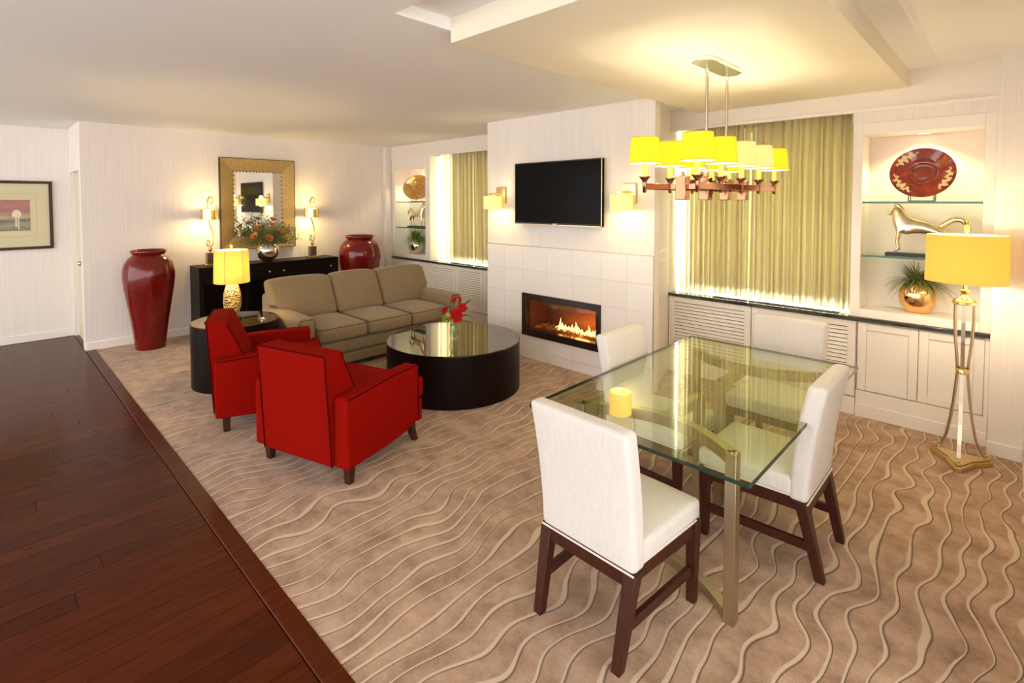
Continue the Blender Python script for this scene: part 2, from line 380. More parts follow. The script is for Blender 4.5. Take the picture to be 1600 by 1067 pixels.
# stone tiles round the fire
TILE = [mat('fire_tile', c, .35, spec=.4) for c in ((.87,.82,.775),(.86,.81,.76),(.88,.835,.79))]
tiles = thing('fireplace_surround', 'cream stone tile surround around the linear fireplace', 'fireplace surround', (0,0,0))
FX0, FX1, FZ0, FZ1 = -3.762, -2.753, .255, .71
def tile(x0, x1, z0, z1):
    if x1-x0 < .01 or z1-z0 < .01: return
    g = .0007
    MB().box(x0+g, x1-g, FY, FY+.0078, z0+g, z1-g).build('tile', random.choice(TILE), tiles, smooth=False, bevel=.0008)
zs = [.10, FZ0, .4825, FZ1, .96, 1.214]
xs = [-4.316, -4.04, FX0, -3.425, -3.09, FX1, -2.48, -2.216]
for j in range(5):
    for i in range(7):
        if xs[i] >= FX0-1e-6 and xs[i+1] <= FX1+1e-6 and j in (1, 2): continue
        tile(xs[i], xs[i+1], zs[j], zs[j+1])
for i in range(7): tile(xs[i], xs[i+1], .003, .10)
for i in range(1): MB().box(-4.318, -2.214, FY-.002, FY+.0078, 1.214, 1.220).build('edge_trim', M_CHAMP, tiles, smooth=False)
MB().box(-2.2165, -2.2125, FY-.002, FY+.0078, .0, 1.220).build('edge_trim', M_CHAMP, tiles, smooth=False)

# fireplace insert
fp = thing('fireplace', 'black framed linear gas fireplace with low orange flames', 'fireplace', (0, FY, 0))
M_FRAMEB = mat('fire_frame', (.022,.010,.007), .3, coat=.2)
def bar(x0,x1,z0,z1,n='frame'): MB().box(x0,x1,-.018,.05,z0,z1).build(n, M_FRAMEB, fp, bevel=.003)
bar(FX0,FX1,FZ1-.065,FZ1); bar(FX0,FX1,FZ0,FZ0+.075); bar(FX0,FX0+.065,FZ0+.075,FZ1-.065); bar(FX1-.05,FX1,FZ0+.075,FZ1-.065)
M_FBACK = mat('fire_back', (.16,.05,.018), .7)
_n = noise(M_FBACK, geopos(M_FBACK), 120, 3, .7); link(M_FBACK, ramp(M_FBACK, _n, [(.35,(.05,.014,.006)),(.7,(.22,.075,.028))]), 'Base Color')
b = MB(); x0,x1,z0,z1 = OX0+.002,OX1-.002,OZ0+.002,OZ1-.002
b.box(x0,x1,.34,.36,z0,z1); b.box(x0,x0+.01,.05,.34,z0,z1); b.box(x1-.01,x1,.05,.34,z0,z1); b.box(x0,x1,.05,.34,z0,z0+.02); b.box(x0,x1,.05,.34,z1-.01,z1)
b.build('firebox', M_FBACK, fp, smooth=False)
b = MB()
for k in range(420):
    px = random.uniform(x0+.03,x1-.03); py = random.uniform(.10,.30); r = random.uniform(.006,.014)
    b.lathe([(0,-r),(r,0),(0,r*.9)], 5, (px,py,z0+.022+random.uniform(0,.02)))
tag(b.build('ember_bed', mat('ember_glass', (.10,.04,.02), .15, emit=(1,.25,.03), es=.10), fp, smooth=False), kind='stuff')
M_FLAME = mat('flame', (0,0,0), 1, spec=0, emit=(1,.42,.06), es=7)
M_FLAMEC = mat('flame_core', (0,0,0), 1, spec=0, emit=(1,.72,.28), es=9)
def flame(px, py, h, wd):
    pr = [(wd*.5,0),(wd,.12*h),(wd*.9,.28*h),(wd*.5,.55*h),(wd*.2,.8*h),(0,h)]
    sx = random.uniform(-.02,.02)
    b = MB().lathe(pr, 8); b.v = [Vector((v.x*1.3+sx*(v.z/h)**2, v.y*.5, v.z)) for v in b.v]
    b.build('flame', M_FLAME, fp, loc=(px,py,z0+.035))
fx = -3.45
for px,h in ((-3.40,.12),(-3.365,.07),(-3.33,.06),(-3.29,.05),(-3.25,.075),(-3.215,.065),(-3.18,.105),(-3.15,.06),(-3.12,.045),(-3.06,.045),(-3.02,.10),(-2.985,.055),(-2.95,.06),(-2.915,.045),(-2.885,.045),(-2.86,.04),(-3.44,.03)):
    flame(px, .2, h, random.uniform(.014,.022))
MB().box(-3.45,-2.86,.185,.215,z0+.022,z0+.042).build('burner_glow', M_FLAME, fp, bevel=.006)
point('firelight', (-3.1,.18,.42), 2.6, (1,.32,.06), .08, fp)
MB().box(FX0+.06, FX1-.05, .03, .034, FZ0+.075, FZ1-.065).build('glass_front', M_FIREGL, fp, smooth=False)

# windows (glass, mullions), blinds, curtains
def window(n, x0, x1):
    r = thing('window_%d' % n, None, None, (0,5.34,0)); struct(r)
    b = MB(); t = .05
    b.box(x0,x1,0,.06,.80,.80+t); b.box(x0,x1,0,.06,2.30-t,2.30); b.box(x0,x0+t,0,.06,.8+t,2.3-t); b.box(x1-t,x1,0,.06,.8+t,2.3-t); c = (x0+x1)/2; b.box(c-.02,c+.02,0,.06,.8+t,2.3-t)
    b.build('window_frame', M_TRIM, r, bevel=.004)
    MB().box(x0+t,c-.02,.025,.031,.8+t,2.3-t).build('pane', M_WINDOW, r, smooth=False); MB().box(c+.02,x1-t,.025,.031,.8+t,2.3-t).build('pane', M_WINDOW, r, smooth=False)
window(1, LW0, LW1); window(2, RW0, RW1)
def blind(x0, x1, z0, label):
    r = thing('roller_blind', label, 'blind', (0,5.11,0), 0, 'roller blinds behind the curtains')
    MB().box(x0,x1,-.002,.002,z0,2.415).build('blind_fabric', M_BLIND, r, smooth=False)
    MB().tube([(x0,0,2.37),(x1,0,2.37)], .025, 12).build('roller', M_TRIM, r); MB().tube([(x0,0,z0),(x1,0,z0)], .011, 8).build('hem_bar', M_TRIM, r)
blind(-2.34, -.90, .875, 'beige roller blind behind the curtain nearest the display niche with red plate')
blind(-6.10, -4.56, .875, 'beige roller blind behind the curtain left of the fireplace')
def curtain(x0, x1, label, folds, seed):
    rnd = random.Random(seed); n = int((x1-x0)/.006); zs_ = [.80 + (2.408-.80)*k/14 for k in range(15)]
    ph = [rnd.uniform(0,6.28) for _ in range(4)]
    vs = []; fs = []
    for j, z in enumerate(zs_):
        tz = (z-.8)/1.6
        for i in range(n+1):
            xx = x0 + (x1-x0)*i/n; t = i/n*folds*2*PI
            y = .024*math.sin(t + .5*math.sin(t*.31+ph[0]) + .25*math.sin(tz*3+ph[1])) + .010*math.sin(t*2.3+ph[2]+tz) + .012*math.sin(t*.27+ph[3])
            vs.append((xx + .006*math.sin(t*1.7+tz*2), y, z))
    for j in range(14):
        for i in range(n): a = j*(n+1)+i; fs.append((a,a+1,a+n+2,a+n+1))
    r = thing('curtain', label, 'curtain', (0,5.02,0), 0, 'sheer pleated curtains')
    MB().add(vs, fs).build('curtain_panel', M_CURTAIN, r)
    b = MB(); b.box(x0,x1,.046,.058,2.390,2.406); b.build('heading_rail', M_TRIM, r)
    return r
def wand(x, z0, label):
    o = MB().tube([(x,4.955,2.37),(x,4.953,1.9),(x,4.955,z0)], .006, 8).build('curtain_wand', M_TRIM); tag(o, label, 'curtain wand')
    return o
curtain(-2.42, -1.73, 'yellow-green sheer curtain panel glowing white beside the chimney breast', 14, 3)
curtain(-1.715, -.905, 'yellow-green sheer curtain panel next to the niche with the red plate', 15, 5)
curtain(-6.325, -5.56, 'sheer curtain panel with bright white glow next to the far left niche', 14, 8)
curtain(-5.545, -4.6, 'sheer beige-green curtain panel beside the left sconce', 17, 9)
wand(-1.76, 1.35, 'thin white curtain wand hanging behind the chandelier, left one of two')
wand(-1.66, 1.30, 'thin white curtain wand hanging behind the chandelier, right one of two')
wand(-5.56, 1.2, 'thin white curtain wand at the left window')

# ------------------------------------------------------------------ built-in cabinets, sills, niches
def louver_cabinet(x0, x1, label, nd):
    r = thing('louvered_cabinet', label, 'cabinet', (0,WY,0))
    b = MB(); b.box(x0,x1,.03,.42,.0,.755); b.box(x0,x1,-.004,.03,.0,.14); b.build('body', M_TRIM, r, smooth=False)
    wd = (x1-x0)/nd
    for k in range(nd):
        a, c = x0+k*wd+.004, x0+(k+1)*wd-.004; f = .055
        dm = MB(); dm.box(a,a+f,-.002,.024,.15,.75); dm.box(c-f,c,-.002,.024,.15,.75); dm.box(a+f,c-f,-.002,.024,.70,.75); dm.box(a+f,c-f,-.002,.024,.15,.21)
        d = dm.build('door', M_TRIM, r, bevel=.002)
        MB().box(a+f-.004,c-f+.004,.0245,.0285,.20,.71).build('slat_gap_shade', M_BLACKM, d, smooth=False)  # black sheet stands in for the shade in the slat gaps
        ns = 15; sh = (.70-.21)/ns; prev = None
        for q in range(ns):
            z = .21 + q*sh
            if prev is None:
                m = MB().hexa([(a+f,.004,0),(c-f,.004,0),(c-f,.012,-.002),(a+f,.012,-.002)], [(a+f,.016,sh*.76),(c-f,.016,sh*.76),(c-f,.021,sh*.74),(a+f,.021,sh*.74)])
                prev = m.build('slat', M_TRIM, d, smooth=False, loc=(0,0,z))
            else:
                o = bpy.data.objects.new('slat', prev.data); C.objects.link(o); o.parent = d; o.location = (0,0,z)
        MB().lathe([(.004,0),(.004,.012),(.008,.016),(.007,.022),(0,.024)], 10).xf(Matrix.Translation((a+f*.5 if k % 2 else c-f*.5, -.002, .70)) @ Matrix.Rotation(PI/2,4,'X')).build('knob', M_TRIM, d)
    return r
louver_cabinet(-2.425, -.845, 'white louvered radiator cabinet under the right window behind the glass table', 2)
louver_cabinet(-6.325, -4.565, 'white louvered radiator cabinet under the left window behind the sofa arm', 3)
def panel_cabinet(x0, x1, label):
    r = thing('base_cabinet', label, 'cabinet', (0,WY,0))
    b = MB(); b.box(x0,x1,.022,.42,.0,.755); b.box(x0,x1,.0,.03,.10,.205); b.box(x0,x1,-.012,.03,0,.10); b.build('body', M_TRIM, r, bevel=.004)
    mid = (x0+x1)/2
    for a, c in ((x0+.008, mid-.002), (mid+.002, x1-.025)):
        z0, z1, f = .212, .745, .055
        m = MB(); m.box(a,a+f,0,.022,z0,z1); m.box(c-f,c,0,.022,z0,z1); m.box(a+f,c-f,0,.022,z1-f,z1); m.box(a+f,c-f,0,.022,z0,z0+f); m.box(a+f,c-f,.010,.022,z0+f,z1-f)
        m.build('door', M_TRIM, r, bevel=.004)
    b = MB(); b.box(x1-.023,x1,.0,.03,.205,.755); b.build('stile', M_TRIM, r)
    return r
panel_cabinet(-.842, -.078, 'white two-door panel cabinet behind the floor lamp')
panel_cabinet(-7.36, -6.33, 'white panel cabinet under the far left display niche behind the sofa')
def sill(poly, label, gx0, gx1):
    o = thing('window_sill', label, 'sill'); MB().prism(poly, .757, .786).build('sill_slab', M_GRANITE, o, bevel=.004)
    b = MB(); n = 7
    for k in range(n): b.box(gx0,gx1,4.865+k*.011,4.871+k*.011,.786,.790)
    b.build('vent_grille', M_BLACKM, o, smooth=False)
sill([(-2.425,WY-.022),(-.07,WY-.022),(-.07,5.3),(-2.425,5.3)], 'dark polished stone sill under the right window and niche', -2.0, -.98)
sill([(-7.365,WY-.022),(-4.56,WY-.022),(-4.56,5.3),(-7.365,5.3)], 'dark polished stone sill under the left window and niche', -5.9, -4.6)
def niche(cx0, cx1, ox0, ox1, ztop, label):
    r = thing('display_niche', label, 'niche', (0,WY,0))
    z0, z1 = .852, 2.212; D = .28
    b = MB(); b.box(cx0,ox0,.0,.45,.787,ztop); b.box(ox1,cx1,.0,.45,.787,ztop); b.box(ox0,ox1,.0,.45,.787,z0); b.box(ox0,ox1,.0,.45,z1,ztop); b.build('casing', M_TRIM, r, bevel=.003)
    MB().box(ox0,ox1,D,D+.02,z0,z1).build('back_panel', M_PAINT, r, smooth=False)
    for z in (1.268, 1.684):
        s = MB().box(ox0+.001,ox1-.001,.012,D-.002,z-.004,z+.010).build('glass_shelf', M_SHELFG, r, smooth=False)
        MB().box(ox0+.001,ox1-.001,.009,.0119,z-.004,z+.010).build('shelf_edge', mat('shelf_edge_green', (.03,.13,.09), .2), s, smooth=False)
    cx = (ox0+ox1)/2
    l = MB().lathe([(.0,.0),(.038,.0),(.042,-.006),(.050,-.006),(.052,.0)], 24).build('downlight', M_TRIM, r, loc=(cx,.17,z1-.001))
    MB().lathe([(0,-.002),(.036,-.002),(.036,-.0005)], 20).build('lens', M_BULB, l)
    spot('niche_light', (cx,.14,z1-.02), 14, (1,.80,.50), 2.3, .03, r)
    return r
niche(-.895, -.076, -.83, -.135, 2.30, 'white display niche with glass shelves behind the tall floor lamp')
niche(-7.36, -6.335, -7.27, -6.45, 2.395, 'white display niche with glass shelves at the far left end of window wall')
struct(MB().box(-.90, -.076, WY+.002, WY+.4, 2.30, 2.385).build('trim_4', M_WALL, smooth=False))

# switch plates on the chimney return
def plate(px, py, pz, ww, hh, label, n):
    r = thing('switch_plate' if n else 'outlet', label, 'switch' if n else 'outlet', (px,py,pz), math.atan2(.71,-.2155)-PI)
    # local X runs along the splayed wall
    MB().box(-ww/2,ww/2,-.006,0,-hh/2,hh/2).build('plate', M_TRIM, r, bevel=.002)
    for k in range(max(n,2)): MB().box(-ww/2+ww*(k+.25)/max(n,2),-ww/2+ww*(k+.75)/max(n,2),-.010,-.005,-.03,.03).build('rocker' if n else 'socket', M_PAINT, r, bevel=.001)
    return r
for args in ((-2.305,4.42,1.19,.40,.115,'white switch plate on the narrow wall right of the fireplace',3), (-2.29,4.37,.40,.16,.11,'white outlet low on the narrow wall right of the fireplace',0)):
    o = plate(*args); o.rotation_euler = (0,0,math.atan2(-.71,.2155)+PI)

# ------------------------------------------------------------------ dining table
tb = thing('dining_table', 'glass topped dining table on curved metal base', 'table', (-1.130, 2.735, 0))
hx, hy, tz = .512, .893, .702
rr = .012
def rrect(hx, hy, r, n=5):
    P = []
    for sx, sy, a0 in ((1,1,0),(-1,1,PI/2),(-1,-1,PI),(1,-1,1.5*PI)):
        for k in range(n+1): a = a0 + PI/2*k/n; P.append((sx*(hx-r)+r*math.cos(a), sy*(hy-r)+r*math.sin(a)))
    return P
MB().prism(rrect(hx-.004,hy-.004,rr-.004), tz, tz+.014).build('glass_top', M_GLASS, tb, smooth=False)
P1 = rrect(hx,hy,rr); P0 = rrect(hx-.0038,hy-.0038,rr-.0038); n = len(P1); b = MB()
b.add([(x,y,tz) for x,y in P1]+[(x,y,tz+.014) for x,y in P1]+[(x,y,tz+.014) for x,y in P0]+[(x,y,tz) for x,y in P0],
      [f for i in range(n) for f in ((i,(i+1)%n,n+(i+1)%n,n+i),(n+i,n+(i+1)%n,2*n+(i+1)%n,2*n+i),(3*n+i,3*n+(i+1)%n,(i+1)%n,i))])
b.build('glass_edge', M_GLEDGE, tb)
def arcpts(sgn, n=14):   # one curved bar, ends near the table's end, bulging to the middle
    pts = []
    for k in range(n+1):
        t = -1 + 2*k/n; pts.append((.365*t, sgn*(-.655 + .155*(1-t*t))))
    return pts
def ribbon(mb, pts, hw, z0, z1):
    L_, R_ = [], []
    for i, (x,y) in enumerate(pts):
        x2,y2 = pts[min(i+1,len(pts)-1)]; x1,y1 = pts[max(i-1,0)]; d = Vector((x2-x1,y2-y1)).normalized(); L_.append((x-d.y*hw,y+d.x*hw)); R_.append((x+d.y*hw,y-d.x*hw))
    for i in range(len(pts)-1):
        mb.hexa([(*R_[i],z0),(*R_[i+1],z0),(*L_[i+1],z0),(*L_[i],z0)], [(*R_[i],z1),(*R_[i+1],z1),(*L_[i+1],z1),(*L_[i],z1)])
for sgn in (1,-1):
    pts = arcpts(sgn)
    for z0, z1, nm in ((tz-.052,tz-.002,'top_arc'),(.002,.042,'floor_arc')):
        m = MB(); ribbon(m, pts, .022, z0, z1); m.build(nm, M_CHAMP, tb, smooth=False, recalc=True)
        ym = sgn*-.50; ye = sgn*-.135
        MB().box(-.022,.022,min(ym,ye),max(ym,ye),z0,z1).build('top_bar' if z0 > .1 else 'floor_bar', M_CHAMP, tb, bevel=.002)
    for sx in (-1,1): MB().box(sx*.365-.022,sx*.365+.022,sgn*-.655-.024,sgn*-.655+.024,.002,tz-.002).build('leg', M_CHAMP, tb, bevel=.002)
    MB().box(-.024,.024,sgn*-.135-.024,sgn*-.135+.024,.002,tz-.002).build('leg', M_CHAMP, tb, bevel=.002)
    for sx in (-1,1): MB().lathe([(0,.0015),(.009,.0015),(.009,0)], 12).build('bolt', M_BRASS, tb, loc=(sx*.355,sgn*-.645,tz-.002))
# ------------------------------------------------------------------ dining chairs
def dining_chair():
    r = thing('dining_chair', 'x', 'chair', (0,0,0), 0, 'white dining chairs around the glass table')
    def shear(p):
        t = (p.z-.34)/.545; wob = .010*math.sin(max(0,min(1,t))*PI)
        return (p.x*(1+.035*t), p.y - .075*max(t,0)**1.2 + wob, p.z - .012*(abs(p.x)/.23)**2*(1 if t > .8 else 0)*0)
    MB().rbox(-.225,.225,-.222,-.142,.340,.885,.022,(0,.012,0),6,shear).build('backrest', M_WHITEL, r)
    def st(p): k = 1 + .07*((p.y+.2)/.5); return (p.x*k, p.y, p.z)
    MB().rbox(-.222,.222,-.165,.275,.355,.440,.022,(0,0,.030),6,st).build('seat', M_WHITEL, r)
    b = MB()
    for sx in (-1,1): b.hexa([(sx*.195-.014,-.20,.295),(sx*.195+.014,-.20,.295),(sx*.222+.014,.26,.295),(sx*.222-.014,.26,.295)], [(sx*.195-.014,-.20,.358),(sx*.195+.014,-.20,.358),(sx*.222+.014,.26,.358),(sx*.222-.014,.26,.358)])
    b.box(-.22,.22,.232,.26,.295,.358); b.box(-.19,.19,-.222,-.19,.285,.342); b.build('seat_frame', M_MAHOG, r, bevel=.003)
    for sx in (-1,1):
        def q(x,y,h,z): return [(x-h,y-h,z),(x+h,y-h,z),(x+h,y+h,z),(x-h,y+h,z)]
        MB().hexa(q(sx*.215,.240,.0175,0), q(sx*.220,.240,.024,.356)).build('leg', M_MAHOG, r, bevel=.003)
        MB().hexa(q(sx*.190,-.272,.019,0), q(sx*.203,-.194,.026,.342)).build('leg', M_MAHOG, r, bevel=.003)
        MB().hexa([(sx*.196-.011,-.24,.125),(sx*.196+.011,-.24,.125),(sx*.216+.011,.232,.125),(sx*.216-.011,.232,.125)], [(sx*.196-.011,-.235,.165),(sx*.196+.011,-.235,.165),(sx*.216+.011,.232,.165),(sx*.216-.011,.232,.165)]).build('stretcher', M_MAHOG, r, bevel=.002)
    MB().tube([(-.232,.24,.357),(-.215,-.16,.357)], .004, 6).tube([(.232,.24,.357),(.215,-.16,.357)], .004, 6).tube([(-.225,.275,.357),(.225,.275,.357)], .004, 6).tube([(-.222,-.222,.342),(.222,-.222,.342)], .004, 6).build('piping', M_WELT, r)
    return r
ch = dining_chair()
ch.location = (-1.150,1.848,0); ch.rotation_euler = (0,0,math.radians(-2)); ch['label'] = 'white upholstered dining chair nearest the camera, its back turned to us'
copy_tree(ch, (-.835,2.775,0), math.radians(90), 'white upholstered dining chair on the right side of glass table, seen from the side')
copy_tree(ch, (-1.495,2.84,0), math.radians(-90), 'white upholstered dining chair on the left side of glass table, in front of the fireplace')
copy_tree(ch, (-1.08,3.70,0), math.radians(180), 'white upholstered dining chair at far end of glass table by the louvered cabinet')
cdl = thing('candle', 'glowing amber pillar candle on the glass dining table', 'candle', (-1.268,2.062,tz+.014))
MB().lathe([(.0,0),(.050,0),(.050,.098),(.046,.102),(.040,.092),(.0,.088)], 32).build('wax', M_WAX, cdl); MB().tube([(0,0,.088),(.002,0,.100)], .0015, 6).build('wick', M_BLACKM, cdl)
point('candle_light', (0,0,.13), .6, (1,.6,.2), .02, cdl)

# ------------------------------------------------------------------ red armchairs
def armchair():
    r = thing('armchair', 'x', 'armchair', (0,0,0), 0, 'red armchairs')
    zb = .115
    for sx in (-1,1):
        def taper(p, sx=sx): return (p.x, p.y, p.z - .045*max(0,(.0-p.y))*(1 if p.z > .3 else 0) + (.05*max(0,p.y-.05)/.25 if p.z < .2 else 0))
        a = MB().rbox(min(sx*.285,sx*.405),max(sx*.285,sx*.405),-.415,.275,zb,.56,.020,(0,0,0),4,taper).build('arm', M_RED, r)
        x = sx*.401
        MB().tube([(x,-.405,.532),(x,0,.556),(x,.27,.556),(x,.273,.19)], .0045, 6).build('piping', M_REDP, a)
    # wedge shaped back
    def bk(p):
        t = (p.z-zb)/(.80-zb); yb = -.428 - .055*t; yf = -.17 - .165*max(0,(p.z-.42)/.38) if p.z > .42 else -.17
        s = (p.y+.4)/.27; return (p.x*(1-.025*t), yb + s*(yf-yb), p.z)
    bo = MB().rbox(-.292,.292,-.40,-.13,zb,.80,.018,(0,0,.008),8,bk).build('backrest', M_RED, r)
    P = [(-.281,-.483,.797),(.281,-.483,.797)]
    MB().tube(P, .0045, 6).tube([(.286,-.473,.79),(.291,-.448,.4),(.291,-.431,.12)], .0045, 6).tube([(-.286,-.473,.79),(-.291,-.448,.4),(-.291,-.431,.12)], .0045, 6).tube([(.283,-.34,.785),(.289,-.18,.43)], .0045, 6).tube([(-.283,-.34,.785),(-.289,-.18,.43)], .0045, 6).build('piping', M_REDP, bo)
    MB().rbox(-.285,.285,-.36,.30,.165,.305,.015).rbox(-.402,.402,.268,.325,.150,.305,.015).build('seat_base', M_RED, r)
    so = MB().rbox(-.283,.283,-.20,.345,.308,.455,.030,(0,0,.018),6).rbox(-.400,.400,.277,.350,.308,.452,.030,(0,0,.010),6).build('seat_cushion', M_RED, r)
    MB().tube([(-.392,.346,.440),(.392,.346,.440)], .0045, 6).tube([(-.392,.346,.322),(.392,.346,.322)], .0045, 6).build('piping', M_REDP, so)
    for sx in (-1,1):
        def q(x,y,h,z): return [(x-h,y-h,z),(x+h,y-h,z),(x+h,y+h,z),(x-h,y+h,z)]
        MB().hexa(q(sx*.345,-.345,.020,0), q(sx*.345,-.345,.027,zb+.01)).build('leg', M_MAHOG, r, bevel=.003)
        m = MB(); prev = None; K = 6
        for k in range(K+1):
            t = k/K; z = .175*(1-t); y = .245 + .055*t*t; h = .026-.009*t; s = q(sx*.350,y,h,z)
            if prev: m.hexa(s, prev)
            prev = s
        m.build('leg', M_MAHOG, r)
    return r
ac = armchair()
ac.location = (-3.235,1.745,0); ac.rotation_euler = (0,0,math.radians(17.5)); ac['label'] = 'red fabric armchair nearest the camera, with its back turned to us'
copy_tree(ac, (-4.29,1.69,0), math.radians(-22), 'red fabric armchair farther back, beside the round side table')

# ------------------------------------------------------------------ sofa
sf = thing('sofa', 'taupe fabric three-seat sofa with loose cushions and dark piping', 'sofa', (-5.20, 3.085, 0), math.radians(-90))
def sbx(name, *a, **k): return MB().rbox(*a, **k).build(name, M_SOFA, sf)
sbx('base', -.84,.84,-.45,.44,.055,.165, r=.02); sbx('seat_rail', -.84,.84,-.45,.45,.168,.30, r=.03)
sbx('back_frame', -1.0,1.0,-.495,-.30,.06,.72, r=.04)
for sx in (-1,1):
    o = sbx('arm', min(sx*.83,sx*1.02),max(sx*.83,sx*1.02),-.46,.45,.055,.575, r=.045, bulge=(.01,0,.012))
    MB().tube([(sx*.845,.442,.10),(sx*.845,.442,.52),(sx*.865,.440,.562),(sx*.985,.440,.562),(sx*1.005,.442,.52),(sx*1.005,.442,.10)], .0045, 6).build('piping', M_SOFAP, o)
for k in range(3):
    x0 = -.825+.55*k
    o = sbx('seat_cushion', x0+.004,x0+.546,-.26,.475,.302,.455, r=.045, bulge=(0,.006,.028))
    zt = .455-.012
    MB().tube([(x0+.02,-.1,zt),(x0+.016,.44,zt),(x0+.03,.464,zt),(x0+.52,.464,zt),(x0+.534,.44,zt),(x0+.53,-.1,zt)], .0045, 6).build('piping', M_SOFAP, o)
    MB().tube([(x0+.02,.464,.318),(x0+.53,.464,.318)], .0045, 6).build('piping', M_SOFAP, o)
def lean(p):
    t = (p.z-.44)/.42; return (p.x, p.y - .19*t, p.z)
for x0, x1, w0 in ((-1.0,-.30,-.825),(-.296,.296,-.296),(.30,1.0,.825)):
    def tsh(p, x0=x0, x1=x1, w0=w0):
        t = max(0, min(1, (p.z-.44)/.42)); x = p.x
        lim = .825 + .175*min(1, max(0,(p.z-.56)/.06))
        x = max(-lim, min(lim, x))
        sag = -.012*((x-(x0+x1)/2)/((x1-x0)/2))**4
        return (x, p.y - .20*t, p.z + (sag if t > .5 else 0))
    o = sbx('back_cushion', x0,x1,-.27,-.10,.455,.872, r=.05, bulge=(0,.045,.012), inner=10, shape=tsh)
    m = MB(); yy = -.20; m.tube([(x0+.012,-.19,.50),(x0+.012,-.31,.68),(x0+.035,-.37,.83),(x0+.07,-.375,.858)] if abs(x0) < .9 else [(x1-.012,-.19,.50),(x1-.012,-.31,.68),(x1-.035,-.37,.83),(x1-.07,-.375,.858)], .0045, 6)
    m.build('piping', M_SOFAP, o)
for sx in (-1,1):
    for sy in (-1,1): MB().box(sx*.93-.03,sx*.93+.03,sy*.40-.03,sy*.40+.03,0,.06).build('foot', M_ESP, sf)

# ------------------------------------------------------------------ drum tables
def drum(name, label, loc, r, h):
    t = thing(name, label, 'table', loc); MB().lathe([(r-.01,.002),(r,.004),(r,h-.012),(r-.004,h-.010)], 96).build('drum_body', M_ESP, t)
    MB().lathe([(0,h-.0105),(r-.001,h-.0105),(r-.001,h-.002),(r-.004,h),(r-.006,h),(0,h)], 96).build('glass_top', M_DARKGL, t); return t
drum('coffee_table', 'large round dark wood drum coffee table with reflective bronze glass top', (-3.64,3.042,0), .608, .444)
drum('side_table', 'tall round dark wood drum side table beside the sofa arm', (-5.212,1.672,0), .372, .583)

# ------------------------------------------------------------------ console
cs = thing('console_table', 'long black-brown console table with drawers under the mirror', 'console', (-7.43, 2.77, 0), math.radians(-90))
# local: +Y faces the room, X runs along the wall (world -Y)
W2, D2, H2 = .915, .385, .885
b = MB(); b.box(-W2,W2,0,D2,H2-.03,H2); b.build('top', M_ESP, cs, bevel=.003)
for sx in (-1,1): MB().box(min(sx*W2,sx*(W2-.05)),max(sx*W2,sx*(W2-.05)),0,D2,0,H2-.03).build('side_panel', M_ESP, cs, bevel=.003)
MB().box(-W2+.05,W2-.05,0,.015,.12,H2-.03).build('back_panel', M_ESP, cs); MB().box(-W2+.05,W2-.05,.015,D2-.03,.10,.13).build('lower_shelf', M_ESP, cs)
MB().box(-W2+.05,W2-.05,.015,D2-.025,H2-.23,H2-.215).build('drawer_shelf', M_ESP, cs); MB().box(.33,.36,.015,D2-.04,.13,H2-.23).build('divider', M_ESP, cs); MB().box(-.36,-.33,.015,D2-.04,.13,H2-.23).build('divider', M_ESP, cs)
for k, (a, c, kn) in enumerate(((.305,.862,.42),(-.135,.300,.08),(-.862,-.14,-.107+.0))):
    d = MB().box(a,c,D2-.03,D2-.004,H2-.212,H2-.034).build('drawer', M_ESP, cs, bevel=.003)
for kx in (.08,-.107,-.79,.70):
    MB().lathe([(.005,0),(.005,.012),(.013,.018),(.012,.026),(0,.030)], 14).xf(Matrix.Translation((kx,D2-.004,H2-.122)) @ Matrix.Rotation(-PI/2,4,'X')).build('knob', M_SILVER, cs)

# ------------------------------------------------------------------ urns
def urn(loc, R_, H_, label):
    t = thing('floor_urn', label, 'urn', loc, 0, 'tall red floor urns')
    pr = [(.0,0),(.56,0),(.58,.012),(.62,.10),(.72,.28),(.84,.46),(.95,.62),(1.0,.73),(.985,.80),(.92,.865),(.80,.91),(.66,.94),(.605,.950),(.60,.955)]
    MB().lathe([(r*R_,z*H_) for r,z in pr], 64).build('body', M_URN, t)
    rm = [(.60,.948),(.62,.955),(.66,.968),(.68,.98),(.685,.992),(.665,1.0),(.63,.998),(.60,.98),(.57,.95),(.57,.90),(.0,.88)]
    MB().lathe([(r*R_,z*H_) for r,z in rm], 64).build('rim', M_URN, t); return t
urn((-7.10,1.355,.002), .258, 1.14, 'tall glossy dark red urn standing on floor left of the console')
urn((-7.08,4.06,.002), .31, 1.18, 'broad glossy dark red urn in the corner behind the sofa')

# ------------------------------------------------------------------ mirror and picture
mr = thing('wall_mirror', 'gold framed rectangular mirror hanging above the console', 'mirror', (BX+.002, 2.711, 1.665), math.radians(-90))
